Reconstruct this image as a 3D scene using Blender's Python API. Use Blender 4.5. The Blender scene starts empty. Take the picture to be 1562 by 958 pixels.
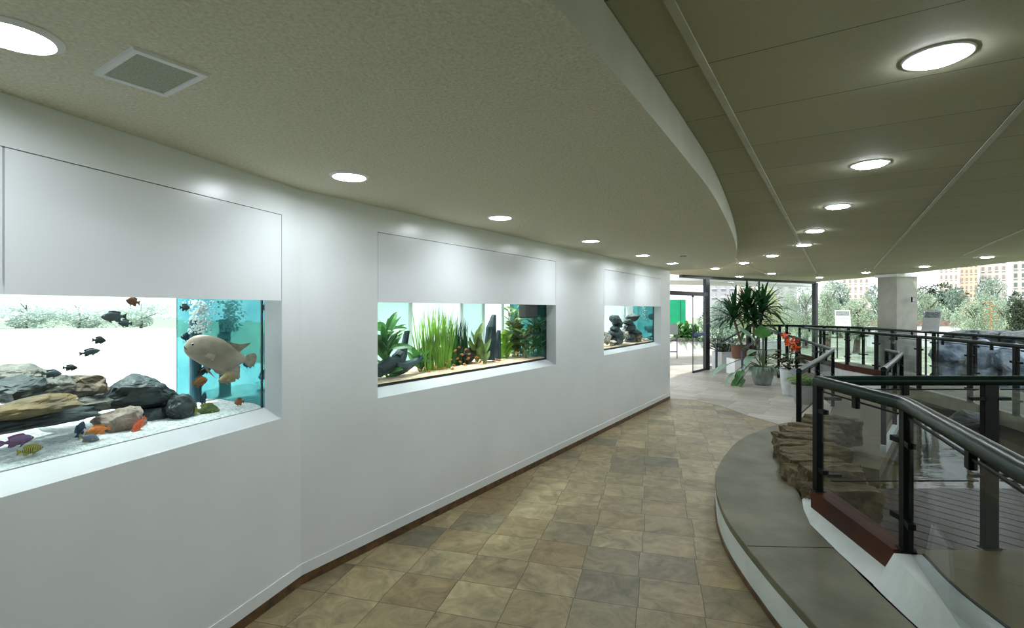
import bpy, bmesh, math, random
from mathutils import Vector, Matrix, noise
random.seed(7)
PI = math.pi
SC = bpy.context.scene
COL = SC.collection
EYE, FPX, HX, HY = 1.65, 778.0, 781.0, 472.0
V = Vector

# ------------------------------------------------------------------ measuring
def at(px, py, Y):                       # photograph direction + real distance -> point
    return V(((px-HX)/FPX*Y, Y, EYE+(HY-py)/FPX*Y))
def onz(px, py, z):                      # photograph direction + real height -> point
    Y = (EYE-z)*FPX/(py-HY)
    return V(((px-HX)/FPX*Y, Y, z))
K = V((-1.265, 3.055, 0))
DA, NA = V((.5497, .8354, 0)), V((-.8354, .5497, 0))
DB, NB = V((-.291, -.957, 0)), V((-.957, .291, 0))
WALL = {'A': (DA, NA), 'B': (DB, NB)}
def wp(w, s, p, z):
    d, n = WALL[w]
    q = K + d*s + n*p
    return V((q.x, q.y, z))
def tp(w, px, py, p):                    # direction + depth behind a wall -> point
    d, n = WALL[w]
    rx = (px-HX)/FPX
    q = K + n*p
    s = -(q.x-rx*q.y)/(d.x-rx*d.y)
    Y = q.y+s*d.y
    return V((q.x+s*d.x, Y, EYE+(HY-py)/FPX*Y))
def pxm(w, px, p):                       # image pixels per metre along the wall there
    d, n = WALL[w]
    q = tp(w, px, HY, p)
    return abs(FPX*(d.x*q.y-q.x*d.y)/q.y**2)

# ------------------------------------------------------------------ materials
def newmat(name):
    m = bpy.data.materials.new(name); m.use_nodes = True
    nt = m.node_tree; nt.nodes.clear()
    return m, nt, nt.nodes.new, nt.links.new
def rgb(c): return (c[0], c[1], c[2], 1)
def mat(name, col, rough=.5, metal=0., var=.12, scale=6., bump=0., bscale=40., spec=.5, col2=None, stretch=None, emit=0., emcol=None, transl=0., coat=0.):
    m, nt, N, L = newmat(name)
    out = N('ShaderNodeOutputMaterial'); b = N('ShaderNodeBsdfPrincipled')
    tc = N('ShaderNodeTexCoord'); mp = N('ShaderNodeMapping')
    if stretch: mp.inputs['Scale'].default_value = stretch
    L(tc.outputs['Object'], mp.inputs[0])
    nz = N('ShaderNodeTexNoise'); nz.inputs['Scale'].default_value = scale; nz.inputs['Detail'].default_value = 5
    L(mp.outputs[0], nz.inputs['Vector'])
    r = N('ShaderNodeValToRGB')
    c2 = col2 or tuple(x*(1-var*1.6) for x in col)
    r.color_ramp.elements[0].position = .32; r.color_ramp.elements[1].position = .68
    r.color_ramp.elements[0].color = rgb(c2)
    r.color_ramp.elements[1].color = rgb(col if col2 else tuple(min(1, x*(1+var*.6)) for x in col))
    L(nz.outputs['Fac'], r.inputs[0]); L(r.outputs[0], b.inputs['Base Color'])
    b.inputs['Roughness'].default_value = rough; b.inputs['Metallic'].default_value = metal
    b.inputs['Specular IOR Level'].default_value = spec
    if coat: b.inputs['Coat Weight'].default_value = coat; b.inputs['Coat Roughness'].default_value = .12
    if emit:
        b.inputs['Emission Color'].default_value = rgb(emcol or col); b.inputs['Emission Strength'].default_value = emit
    if bump:
        nb = N('ShaderNodeTexNoise'); nb.inputs['Scale'].default_value = bscale; nb.inputs['Detail'].default_value = 4
        L(mp.outputs[0], nb.inputs['Vector'])
        bp = N('ShaderNodeBump'); bp.inputs['Strength'].default_value = bump; bp.inputs['Distance'].default_value = .01
        L(nb.outputs['Fac'], bp.inputs['Height']); L(bp.outputs[0], b.inputs['Normal'])
    if transl:
        t = N('ShaderNodeBsdfTranslucent'); L(r.outputs[0], t.inputs[0])
        mx = N('ShaderNodeMixShader'); mx.inputs[0].default_value = transl
        L(b.outputs[0], mx.inputs[1]); L(t.outputs[0], mx.inputs[2]); L(mx.outputs[0], out.inputs[0])
    else: L(b.outputs[0], out.inputs[0])
    return m
def glassmat(name, tint, refl=1.0, rough=0.0, base=.02):
    m, nt, N, L = newmat(name)
    out = N('ShaderNodeOutputMaterial'); t = N('ShaderNodeBsdfTransparent'); g = N('ShaderNodeBsdfGlossy')
    t.inputs[0].default_value = rgb(tint); g.inputs['Roughness'].default_value = rough
    lw = N('ShaderNodeLayerWeight'); lw.inputs[0].default_value = .25
    ma = N('ShaderNodeMath'); ma.operation = 'MULTIPLY_ADD'; ma.inputs[1].default_value = .35*refl; ma.inputs[2].default_value = base*refl
    pw = N('ShaderNodeMath'); pw.operation = 'POWER'; pw.inputs[1].default_value = 2.2
    L(lw.outputs['Facing'], pw.inputs[0]); L(pw.outputs[0], ma.inputs[0])
    tc = N('ShaderNodeTexCoord'); nz = N('ShaderNodeTexNoise'); nz.inputs['Scale'].default_value = 1.2
    L(tc.outputs['Object'], nz.inputs['Vector'])
    bp = N('ShaderNodeBump'); bp.inputs['Strength'].default_value = .02; L(nz.outputs['Fac'], bp.inputs['Height']); L(bp.outputs[0], g.inputs['Normal'])
    mx = N('ShaderNodeMixShader'); L(ma.outputs[0], mx.inputs[0]); L(t.outputs[0], mx.inputs[1]); L(g.outputs[0], mx.inputs[2])
    L(mx.outputs[0], out.inputs[0])
    return m
def gridmat(name, ang, w, h, ramp, mortar, mortcol, rough, noise_amt, noise_scale, bump, phase=(0, 0), rowshift=0., spec=.4, jag=0.):
    """Tiles laid on the world plan: one random tone per tile, streaks of dirt, thin joints."""
    m, nt, N, L = newmat(name)
    out = N('ShaderNodeOutputMaterial'); b = N('ShaderNodeBsdfPrincipled')
    geo = N('ShaderNodeNewGeometry')
    mp = N('ShaderNodeMapping'); mp.vector_type = 'POINT'
    mp.inputs['Rotation'].default_value = (0, 0, ang); mp.inputs['Location'].default_value = (phase[0], phase[1], 0)
    L(geo.outputs['Position'], mp.inputs[0])
    src = mp.outputs[0]
    if jag:
        jn = N('ShaderNodeTexNoise'); jn.inputs['Scale'].default_value = 2.2; L(mp.outputs[0], jn.inputs['Vector'])
        ja = N('ShaderNodeVectorMath'); ja.operation = 'MULTIPLY_ADD'
        L(jn.outputs['Color'], ja.inputs[0]); ja.inputs[1].default_value = (jag, jag, 0); L(mp.outputs[0], ja.inputs[2])
        src = ja.outputs[0]
    sx = N('ShaderNodeSeparateXYZ'); L(src, sx.inputs[0])
    def math_(op, a, bb=None):
        n = N('ShaderNodeMath'); n.operation = op
        for i, q in enumerate((a, bb)):
            if q is None: continue
            if isinstance(q, (int, float)): n.inputs[i].default_value = q
            else: L(q, n.inputs[i])
        return n.outputs[0]
    v = math_('DIVIDE', sx.outputs[1], h); fv = math_('FLOOR', v)
    wn0 = N('ShaderNodeTexWhiteNoise'); wn0.noise_dimensions = '1D'; L(fv, wn0.inputs['W'])
    u = math_('ADD', math_('DIVIDE', sx.outputs[0], w), math_('MULTIPLY', wn0.outputs['Value'], rowshift)); fu = math_('FLOOR', u)
    cb = N('ShaderNodeCombineXYZ'); L(fu, cb.inputs[0]); L(fv, cb.inputs[1])
    wn = N('ShaderNodeTexWhiteNoise'); wn.noise_dimensions = '2D'; L(cb.outputs[0], wn.inputs['Vector'])
    r = N('ShaderNodeValToRGB'); r.color_ramp.interpolation = 'LINEAR'
    els = r.color_ramp.elements
    els[0].position = 0; els[0].color = rgb(ramp[0]); els[1].position = 1; els[1].color = rgb(ramp[-1])
    for i, c in enumerate(ramp[1:-1]):
        e = els.new((i+1)/(len(ramp)-1)); e.color = rgb(c)
    L(wn.outputs['Value'], r.inputs[0])
    # streaks, offset per tile so they break at the joints
    off = N('ShaderNodeVectorMath'); off.operation = 'MULTIPLY_ADD'
    L(wn.outputs['Color'], off.inputs[0]); off.inputs[1].default_value = (30, 30, 30); L(src, off.inputs[2])
    nz = N('ShaderNodeTexNoise'); nz.inputs['Scale'].default_value = noise_scale; nz.inputs['Detail'].default_value = 12; nz.inputs['Roughness'].default_value = .68; nz.inputs['Distortion'].default_value = 1.1
    L(off.outputs[0], nz.inputs['Vector'])
    mr = N('ShaderNodeMapRange'); mr.inputs[1].default_value = .25; mr.inputs[2].default_value = .75
    mr.inputs[3].default_value = 1-noise_amt; mr.inputs[4].default_value = 1+noise_amt
    L(nz.outputs['Fac'], mr.inputs[0])
    mul = N('ShaderNodeVectorMath'); mul.operation = 'SCALE'; L(r.outputs[0], mul.inputs[0]); L(mr.outputs[0], mul.inputs['Scale'])
    # joints
    def edge(q, size):
        f = math_('FRACT', q); g = math_('SUBTRACT', 1.0, f)
        return math_('MULTIPLY', math_('MINIMUM', f, g), size)
    dist = math_('MINIMUM', edge(u, w), edge(v, h))
    jm = math_('LESS_THAN', dist, mortar)
    mix = N('ShaderNodeMix'); mix.data_type = 'RGBA'
    L(jm, mix.inputs['Factor']); L(mul.outputs[0], mix.inputs['A']); mix.inputs['B'].default_value = rgb(mortcol)
    L(mix.outputs['Result'], b.inputs['Base Color'])
    b.inputs['Roughness'].default_value = rough; b.inputs['Specular IOR Level'].default_value = spec
    bp = N('ShaderNodeBump'); bp.inputs['Strength'].default_value = bump; bp.inputs['Distance'].default_value = .004
    hh = math_('SUBTRACT', nz.outputs['Fac'], jm); L(hh, bp.inputs['Height']); L(bp.outputs[0], b.inputs['Normal'])
    L(b.outputs[0], out.inputs[0])
    return m
def stripemat(name, c1, c2, freq, axis=0, rough=.35, sharp=(.45, .55), dist=3.):
    m, nt, N, L = newmat(name)
    out = N('ShaderNodeOutputMaterial'); b = N('ShaderNodeBsdfPrincipled')
    tc = N('ShaderNodeTexCoord'); w = N('ShaderNodeTexWave'); w.bands_direction = 'XYZ'[axis]
    w.inputs['Scale'].default_value = freq; w.inputs['Distortion'].default_value = dist; w.inputs['Detail'].default_value = 2
    L(tc.outputs['Generated'], w.inputs['Vector'])
    r = N('ShaderNodeValToRGB'); r.color_ramp.elements[0].position = sharp[0]; r.color_ramp.elements[1].position = sharp[1]
    r.color_ramp.elements[0].color = rgb(c1); r.color_ramp.elements[1].color = rgb(c2)
    L(w.outputs['Fac'], r.inputs[0]); L(r.outputs[0], b.inputs['Base Color']); b.inputs['Roughness'].default_value = rough
    L(b.outputs[0], out.inputs[0])
    return m

MT = {}
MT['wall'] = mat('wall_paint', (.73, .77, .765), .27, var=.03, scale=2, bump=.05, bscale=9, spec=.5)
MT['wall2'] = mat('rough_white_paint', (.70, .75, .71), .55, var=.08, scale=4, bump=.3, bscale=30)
MT['reveal'] = mat('reveal_shaded', (.54, .565, .58), .4, var=.03)  # same white as the wall, darkened for the cover panel's shade
MT['panel'] = mat('panel_laminate', (.74, .775, .785), .22, var=.02, scale=2, spec=.5)
MT['gapdark'] = mat('shadow_gap_black', (.02, .02, .02), .8)
MT['skirt'] = mat('brown_stone_skirting', (.17, .085, .025), .5, var=.4, scale=14, col2=(.045, .03, .015), bump=.3)
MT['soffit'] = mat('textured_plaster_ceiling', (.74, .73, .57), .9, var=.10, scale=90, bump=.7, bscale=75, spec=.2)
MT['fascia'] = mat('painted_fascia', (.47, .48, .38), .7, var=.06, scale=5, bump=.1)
MT['concrete'] = mat('grey_cement', (.185, .18, .118), .6, var=.28, scale=3.2, bump=.25, bscale=45, col2=(.105, .105, .064))
MT['redsteel'] = mat('red_oxide_steel', (.085, .024, .009), .55, var=.35, scale=5, col2=(.045, .016, .008), spec=.2)
MT['blackmetal'] = mat('black_enamel', (.005, .008, .007), .42, metal=0., var=.3, scale=9, spec=.12)
MT['railgreen'] = mat('black_green_enamel', (.006, .022, .015), .28, var=.3, scale=9, spec=.14)
MT['darkframe'] = mat('dark_bronze_aluminium', (.012, .016, .02), .35, metal=.3, var=.2)
MT['bluemetal'] = mat('dark_blue_enamel', (.02, .035, .08), .3, var=.2, spec=.6)
MT['glass'] = glassmat('railing_glass', (.89, .915, .915), .9, base=.025)
MT['clear'] = glassmat('window_glass', (.93, .96, .95), .8)
MT['tankglass'] = glassmat('aquarium_glass', (.975, .995, .993), .35, base=.01)
MT['watertint'] = glassmat('aquarium_water', (.945, .99, .99), .05, base=0)
MT['teal'] = mat('teal_tank_end', (.17, .48, .48), .03, metal=.72, var=.5, scale=4, col2=(.07, .30, .33), bump=.12, bscale=5, spec=.6)
MT['tealpale'] = mat('pale_aqua_panel', (.45, .72, .70), .3, var=.15, scale=3)
MT['sandgrey'] = mat('grey_green_sand_edge', (.40, .44, .42), .8, var=.2, scale=30)
MT['silicone'] = mat('black_silicone', (.01, .02, .025), .4)
MT['sandwhite'] = mat('white_coral_sand', (.78, .80, .78), .9, var=.25, scale=60, col2=(.42, .46, .46), bump=.8, bscale=160)
MT['sandtan'] = mat('tan_river_sand', (.78, .57, .42), .9, var=.25, scale=50, col2=(.50, .36, .22), bump=.8, bscale=160)
MT['lamp'] = mat('lamp_diffuser', (1, 1, 1), .4, var=0, emit=92., emcol=(.87, .93, 1.0))
MT['lampring'] = mat('lamp_trim_white', (.82, .84, .84), .3, var=.03)
MT['grille'] = mat('speaker_grille', (.40, .44, .34), .7, var=.15, scale=160)
MT['tbar'] = mat('ceiling_tbar', (.60, .62, .52), .45, var=.08)
MT['rock_dark'] = mat('dark_wet_rock', (.06, .08, .078), .5, var=.4, scale=16, bump=1., bscale=14, col2=(.012, .022, .025))
MT['rock_tan'] = mat('tan_rock', (.24, .185, .125), .7, var=.4, scale=14, bump=1., bscale=28, col2=(.07, .065, .05))
MT['rock_grey'] = mat('grey_rock', (.20, .195, .165), .7, var=.4, scale=13, bump=1., bscale=28, col2=(.05, .06, .055))
MT['rock_ochre'] = mat('ochre_slab_rock', (.24, .165, .065), .7, var=.4, scale=6, bump=1., bscale=24, col2=(.09, .075, .045), stretch=(1, 1, 3))
MT['rock_brown'] = mat('brown_white_rock', (.42, .36, .30), .7, var=.5, scale=12, bump=1., bscale=25, col2=(.075, .032, .014))
MT['bankstone'] = mat('rubble_stone', (.17, .13, .062), .85, var=.5, scale=9, bump=1., bscale=26, col2=(.06, .046, .022))
MT['driftwood'] = mat('blue_black_driftwood', (.018, .05, .058), .6, var=.4, scale=8, bump=1., bscale=15, col2=(.006, .018, .024), stretch=(1, 1, .3))
MT['wood_dark'] = mat('dark_root_wood', (.02, .016, .012), .7, var=.4, bump=1., bscale=15)
MT['leaf_mid'] = mat('mid_green_leaf', (.09, .28, .07), .35, var=.4, scale=5, transl=.3)
MT['leaf_bright'] = mat('bright_green_leaf', (.34, .60, .09), .4, var=.3, scale=5, transl=.4)
MT['leaf_dark'] = mat('dark_green_leaf', (.018, .085, .024), .35, var=.4, scale=4, transl=.15)
MT['leaf_olive'] = mat('olive_leaf', (.22, .32, .09), .45, var=.4, transl=.25)
MT['leaf_silver'] = mat('silver_green_leaf', (.30, .45, .36), .4, var=.3, scale=9, col2=(.16, .32, .2), transl=.2)
MT['leaf_maroon'] = mat('maroon_leaf', (.035, .022, .014), .4, var=.5, col2=(.02, .04, .014))
MT['petal'] = mat('orange_petal', (.85, .11, .015), .5, var=.3, transl=.2)
MT['yellowleaf'] = mat('yellow_leaf', (.55, .50, .05), .5, var=.3, transl=.2)
MT['terracotta'] = mat('brown_pot_clay', (.16, .07, .035), .7, var=.25, bump=.2)
MT['potgrey'] = mat('grey_cement_pot', (.30, .33, .31), .8, var=.35, scale=7, col2=(.15, .18, .165), bump=.3)
MT['potwhite'] = mat('white_glazed_pot', (.66, .70, .73), .35, var=.15, scale=4)
MT['potsmooth'] = mat('smooth_grey_pot', (.36, .38, .38), .5, var=.08)
MT['soil'] = mat('potting_soil', (.03, .02, .012), .95, var=.5, scale=30, bump=1.)
MT['stem'] = mat('green_stem', (.12, .18, .06), .6, var=.2)
MT['bark'] = mat('grey_bark', (.14, .11, .08), .9, var=.4, bump=.6)
MT['white'] = mat('white_render', (.80, .82, .82), .7, var=.06, scale=3, bump=.1)
MT['plaza'] = mat('white_plaza_paving', (.82, .82, .82), .8, var=.04, scale=.5)
MT['green'] = mat('green_painted_board', (.0, .27, .12), .5, var=.15, scale=3)
MT['coping'] = mat('brown_coping', (.22, .16, .13), .8, var=.3)
MT['colm'] = mat('grey_column_plaster', (.36, .365, .31), .8, var=.1, scale=4, bump=.2)
MT['lawn'] = mat('lawn', (.34, .40, .28), .95, var=.3, scale=2.5, bump=.4)
MT['bubbles'] = mat('air_bubbles', (.85, .95, .95), .15, var=.05)
MT['filter'] = mat('dark_filter_foam', (.055, .06, .05), .9, var=.4, scale=30, bump=.6)
MT['pipe'] = mat('blue_black_pipe', (.015, .07, .10), .3, var=.2)
MT['coral'] = mat('pale_coral_rock', (.55, .48, .40), .8, var=.35, scale=12, bump=1.)
MT['bluehandle'] = mat('blue_push_bar', (.01, .09, .42), .35, var=.08)
MT['paper'] = mat('white_board_print', (.34, .36, .36), .5, var=.06, scale=20)
MT['printdark'] = mat('dark_print', (.03, .045, .045), .5, var=.5, scale=30, col2=(.16, .20, .19))
MT['eye_white'] = mat('fish_eye_white', (.8, .8, .75), .15, var=0)
MT['eye_dark'] = mat('fish_pupil', (.005, .005, .005), .1, var=0)

MT['slate'] = gridmat('slate_floor_tiles', math.radians(15.5), .352, .335,
    [(.14, .13, .085), (.235, .185, .095), (.31, .25, .135), (.27, .215, .115), (.225, .178, .092), (.335, .27, .145), (.24, .172, .08), (.28, .225, .118), (.185, .155, .09)],
    0.0020, (.06, .048, .03), .40, .60, 5.5, .45, phase=(.05, .10), rowshift=.12, jag=.02)
MT['palestone'] = gridmat('pale_stone_paving', math.radians(35), .62, .34,
    [(.34, .32, .26), (.46, .43, .37), (.38, .35, .29), (.50, .47, .41), (.31, .28, .22)],
    .004, (.25, .24, .2), .45, .22, 4., .3, rowshift=.6, jag=.05)
MT['ceiltile'] = gridmat('ceiling_tiles', math.radians(-57.55), .552, 1.09,
    [(.49, .485, .345), (.51, .505, .36), (.475, .47, .335)], .0022, (.10, .10, .08), .75, .05, 30., .25, phase=(-1.94, -.42), spec=.25)
MT['olive'] = mat('worn_olive_floor', (.17, .135, .05), .45, var=.35, scale=2.2, col2=(.10, .08, .03), bump=.15)
MT['tanfloor'] = mat('tan_gravel_path', (.27, .22, .14), .8, var=.25, scale=9, bump=.5, bscale=70, col2=(.20, .165, .105))

def watermat():
    m, nt, N, L = newmat('pond_water')
    out = N('ShaderNodeOutputMaterial'); b = N('ShaderNodeBsdfPrincipled')
    geo = N('ShaderNodeNewGeometry')
    n1 = N('ShaderNodeTexNoise'); n1.inputs['Scale'].default_value = .8; n1.inputs['Detail'].default_value = 4; L(geo.outputs['Position'], n1.inputs['Vector'])
    r = N('ShaderNodeValToRGB'); r.color_ramp.elements[0].position = .35; r.color_ramp.elements[1].position = .65
    r.color_ramp.elements[0].color = (.032, .026, .012, 1); r.color_ramp.elements[1].color = (.14, .112, .058, 1)
    L(n1.outputs['Fac'], r.inputs[0]); L(r.outputs[0], b.inputs['Base Color'])
    b.inputs['Roughness'].default_value = .03; b.inputs['IOR'].default_value = 1.33; b.inputs['Specular IOR Level'].default_value = .32
    mp = N('ShaderNodeMapping'); mp.inputs['Scale'].default_value = (1, 2.6, 1); L(geo.outputs['Position'], mp.inputs[0])
    n2 = N('ShaderNodeTexNoise'); n2.inputs['Scale'].default_value = 2.6; n2.inputs['Detail'].default_value = 3; L(mp.outputs[0], n2.inputs['Vector'])
    bp = N('ShaderNodeBump'); bp.inputs['Strength'].default_value = .075; bp.inputs['Distance'].default_value = .05
    L(n2.outputs['Fac'], bp.inputs['Height']); L(bp.outputs[0], b.inputs['Normal'])
    L(b.outputs[0], out.inputs[0]); return m
MT['pond'] = watermat()

# ------------------------------------------------------------------ mesh builder
class MB:
    def __init__(s): s.v = []; s.f = []; s.m = []
    def add(s, vs, fs, mi=0):
        o = len(s.v); s.v += [tuple(x) for x in vs]; s.f += [tuple(i+o for i in f) for f in fs]; s.m += [mi]*len(fs); return s
    def box(s, c, size, rz=0., mi=0, tilt=None):
        R = Matrix.Rotation(rz, 3, 'Z')
        if tilt is not None: R = R @ tilt
        hx, hy, hz = size[0]/2, size[1]/2, size[2]/2
        vs = [V(c)+R @ V((x*hx, y*hy, z*hz)) for z in (-1, 1) for y in (-1, 1) for x in (-1, 1)]
        return s.add(vs, [(0, 2, 3, 1), (4, 5, 7, 6), (0, 1, 5, 4), (2, 6, 7, 3), (0, 4, 6, 2), (1, 3, 7, 5)], mi)
    def beam(s, a, b, w, h, mi=0):       # box between two points, w across (plan), h tall
        a = V(a); b = V(b); d = b-a; l = d.length; d.normalize()
        up = V((0, 0, 1)) if abs(d.z) < .95 else V((1, 0, 0))
        sd = d.cross(up).normalized(); up = sd.cross(d).normalized()
        vs = [p+sd*(x*w/2)+up*(z*h/2) for p in (a, b) for z in (-1, 1) for x in (-1, 1)]
        return s.add(vs, [(0, 1, 3, 2), (4, 6, 7, 5), (0, 4, 5, 1), (2, 3, 7, 6), (0, 2, 6, 4), (1, 5, 7, 3)], mi)
    def tube(s, pts, r, n=10, mi=0, cap=True):
        pts = [V(p) for p in pts]; rs = r if isinstance(r, (list, tuple)) else [r]*len(pts)
        vs = []; N_ = len(pts)
        ref = None
        for i, p in enumerate(pts):
            t = (pts[min(i+1, N_-1)]-pts[max(i-1, 0)]).normalized()
            if ref is None:
                ref = t.cross(V((0, 0, 1)))
                if ref.length < .1: ref = V((1, 0, 0))
            ref = (ref-t*ref.dot(t)).normalized(); b = t.cross(ref)
            vs += [p+(ref*math.cos(2*PI*k/n)+b*math.sin(2*PI*k/n))*rs[i] for k in range(n)]
        fs = [(i*n+k, i*n+(k+1) % n, (i+1)*n+(k+1) % n, (i+1)*n+k) for i in range(N_-1) for k in range(n)]
        if cap: fs += [tuple(range(n))[::-1], tuple((N_-1)*n+k for k in range(n))]
        return s.add(vs, fs, mi)
    def lathe(s, c, prof, n=32, mi=0, closed=False):
        c = V(c); vs = []
        for r, z in prof: vs += [c+V((r*math.cos(2*PI*k/n), r*math.sin(2*PI*k/n), z)) for k in range(n)]
        P = len(prof)
        fs = [(i*n+k, i*n+(k+1) % n, (i+1)*n+(k+1) % n, (i+1)*n+k) for i in range(P-1) for k in range(n)]
        if closed: fs += [((P-1)*n+k, (P-1)*n+(k+1) % n, (k+1) % n, k) for k in range(n)]
        else:
            fs += [tuple(range(n))[::-1], tuple((P-1)*n+k for k in range(n))]
        return s.add(vs, fs, mi)
    def prism(s, poly, z0, z1, mi=0, mi_side=None):
        n = len(poly); a = sum(poly[i][0]*poly[(i+1) % n][1]-poly[(i+1) % n][0]*poly[i][1] for i in range(n))
        if a < 0: poly = poly[::-1]
        vs = [(p[0], p[1], z0) for p in poly]+[(p[0], p[1], z1) for p in poly]
        s.add(vs, [tuple(range(n))[::-1], tuple(range(n, 2*n))], mi)
        o = len(s.v)-2*n
        s.f += [(o+i, o+(i+1) % n, o+n+(i+1) % n, o+n+i) for i in range(n)]; s.m += [mi if mi_side is None else mi_side]*n
        return s
    def ball(s, c, r, n=8, mi=0, sc=(1, 1, 1)):
        c = V(c); prof = [(math.sin(PI*i/n), -math.cos(PI*i/n)) for i in range(n+1)]
        m = 2*n; vs = []
        for q, z in prof: vs += [c+V((r*q*math.cos(2*PI*k/m)*sc[0], r*q*math.sin(2*PI*k/m)*sc[1], r*z*sc[2])) for k in range(m)]
        return s.add(vs, [(i*m+k, i*m+(k+1) % m, (i+1)*m+(k+1) % m, (i+1)*m+k) for i in range(n) for k in range(m)], mi)
    def blade(s, base, direc, L, w, droop=.5, n=7, mi=0, shape='lance', twist=0., fold=.25):
        """A leaf: a curved strip folded along its midrib."""
        d = V(direc).normalized(); p = V(base)
        side = d.cross(V((0, 0, 1)))
        if side.length < .05: side = V((math.cos(twist*7+1), math.sin(twist*7+1), 0))
        side.normalize()
        if twist: side = (Matrix.Rotation(twist, 3, d) @ side)
        vs = []; st = L/n
        for i in range(n+1):
            t = i/n
            if shape == 'lance': k = math.sin(PI*min(1, t*.86+.10))**.75
            elif shape == 'oval': k = math.sin(PI*(t*.95+.03))**.8
            elif shape == 'heart': k = (math.sin(PI*t**.55))**.8 if t < 1 else 0
            else: k = (1-t**3)*.9+.1*0
            k = max(k, .03); up = side.cross(d)
            vs += [p-side*w/2*k+up*fold*w/2*k, p, p+side*w/2*k+up*fold*w/2*k]
            d = (d+V((0, 0, -droop/n*(.3+1.4*t)))).normalized()
            p = p+d*st
        fs = []
        for i in range(n):
            a = i*3; fs += [(a, a+1, a+4, a+3), (a+1, a+2, a+5, a+4)]
        return s.add(vs, fs, mi)
    def build(s, name, mats, parent=None, smooth=False, bevel=0., loc=None):
        me = bpy.data.meshes.new(name)
        o = bpy.data.objects.new(name, me); COL.objects.link(o)
        if parent is not None: o.parent = parent
        org = V((0, 0, 0))
        if loc is not None: org = V(loc); o.location = org
        else:
            q = parent
            while q is not None: org = org+V(q.location); q = q.parent
        me.from_pydata([tuple(V(x)-org) for x in s.v], [], s.f)
        if not isinstance(mats, (list, tuple)): mats = [mats]
        for m in mats: me.materials.append(MT[m] if isinstance(m, str) else m)
        me.polygons.foreach_set('material_index', s.m)
        bm = bmesh.new(); bm.from_mesh(me); bmesh.ops.recalc_face_normals(bm, faces=bm.faces)
        if any(len(f.verts) > 4 for f in bm.faces): bmesh.ops.triangulate(bm, faces=[f for f in bm.faces if len(f.verts) > 4])
        bm.to_mesh(me); bm.free()
        if smooth: me.polygons.foreach_set('use_smooth', [True]*len(me.polygons))
        me.update()
        if bevel:
            md = o.modifiers.new('bevel', 'BEVEL'); md.width = bevel; md.segments = 2; md.limit_method = 'ANGLE'
        if smooth == 'auto':
            try: me.set_sharp_from_angle(angle=.7)
            except Exception: pass
        return o
def tag(o, label=None, cat=None, group=None, kind=None):
    if label: o['label'] = label
    if cat: o['category'] = cat
    if group: o['group'] = group
    if kind: o['kind'] = kind
    return o
def thing(name, loc, label, cat, group=None, kind=None):
    o = bpy.data.objects.new(name, None); COL.objects.link(o); o.location = V(loc); o.empty_display_size = .1
    return tag(o, label, cat, group, kind)
def struct(o): o['kind'] = 'structure'; return o
def catmull(pts, n=6):
    pts = [V((p[0], p[1], p[2] if len(p) > 2 else 0)) for p in pts]; out = []
    for i in range(len(pts)-1):
        p0, p1, p2, p3 = pts[max(i-1, 0)], pts[i], pts[i+1], pts[min(i+2, len(pts)-1)]
        for k in range(n):
            t = k/n
            out.append(.5*((2*p1)+(p2-p0)*t+(2*p0-5*p1+4*p2-p3)*t*t+(3*p1-p0-3*p2+p3)*t**3))
    out.append(pts[-1]); return out

# ------------------------------------------------------------------ room shell
ZC, ZS = 2.541, 2.366                     # upper ceiling, lower curved ceiling
SB, SA = 4.2, 7.6                         # wall lengths from the bend
def wall_run(name, w, s_end, holes, thick=.12):
    """White wall with aquarium openings: front skin, splayed reveals, back skin. holes: (s0,s1,z0,z1,z0 inside)"""
    mb = MB(); ss = sorted({0., s_end}|{h[0] for h in holes}|{h[1] for h in holes}); zs = sorted({0., ZC}|{h[2] for h in holes}|{h[3] for h in holes})
    for p in (0., thick):
        for i in range(len(ss)-1):
            for j in range(len(zs)-1):
                sm, zm = (ss[i]+ss[i+1])/2, (zs[j]+zs[j+1])/2
                if any(h[0] < sm < h[1] and h[2] < zm < h[3] for h in holes): continue
                mb.add([wp(w, ss[i], p, zs[j]), wp(w, ss[i+1], p, zs[j]), wp(w, ss[i+1], p, zs[j+1]), wp(w, ss[i], p, zs[j+1])], [(0, 1, 2, 3)], 0)
    for a, b, z0, z1, zi in holes:
        e = .0
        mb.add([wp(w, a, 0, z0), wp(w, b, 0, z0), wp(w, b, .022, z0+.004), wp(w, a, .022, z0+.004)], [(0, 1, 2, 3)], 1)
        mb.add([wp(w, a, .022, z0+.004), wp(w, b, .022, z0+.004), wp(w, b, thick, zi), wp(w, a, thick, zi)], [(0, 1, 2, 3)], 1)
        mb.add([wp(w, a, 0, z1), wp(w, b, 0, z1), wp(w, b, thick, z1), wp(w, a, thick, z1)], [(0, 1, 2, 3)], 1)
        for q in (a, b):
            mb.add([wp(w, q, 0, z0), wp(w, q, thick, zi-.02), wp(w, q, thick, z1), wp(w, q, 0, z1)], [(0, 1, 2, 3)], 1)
    return struct(mb.build(name, ['wall', 'reveal']))
ZT, ZP, ZO, ZI = 1.700, 2.190, 1.030, 1.083
holesA = [(.5975, 3.198, ZO, ZP, ZI), (4.546, 7.05, ZO, ZP, ZI-.01)]
holesB = [(.157, 2.76, ZO, ZP, ZI)]
def wall_fix(w): pass
wall_run('wall_left', 'A', SA, holesA)
wall_run('wall_left_near', 'B', SB, holesB)
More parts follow.
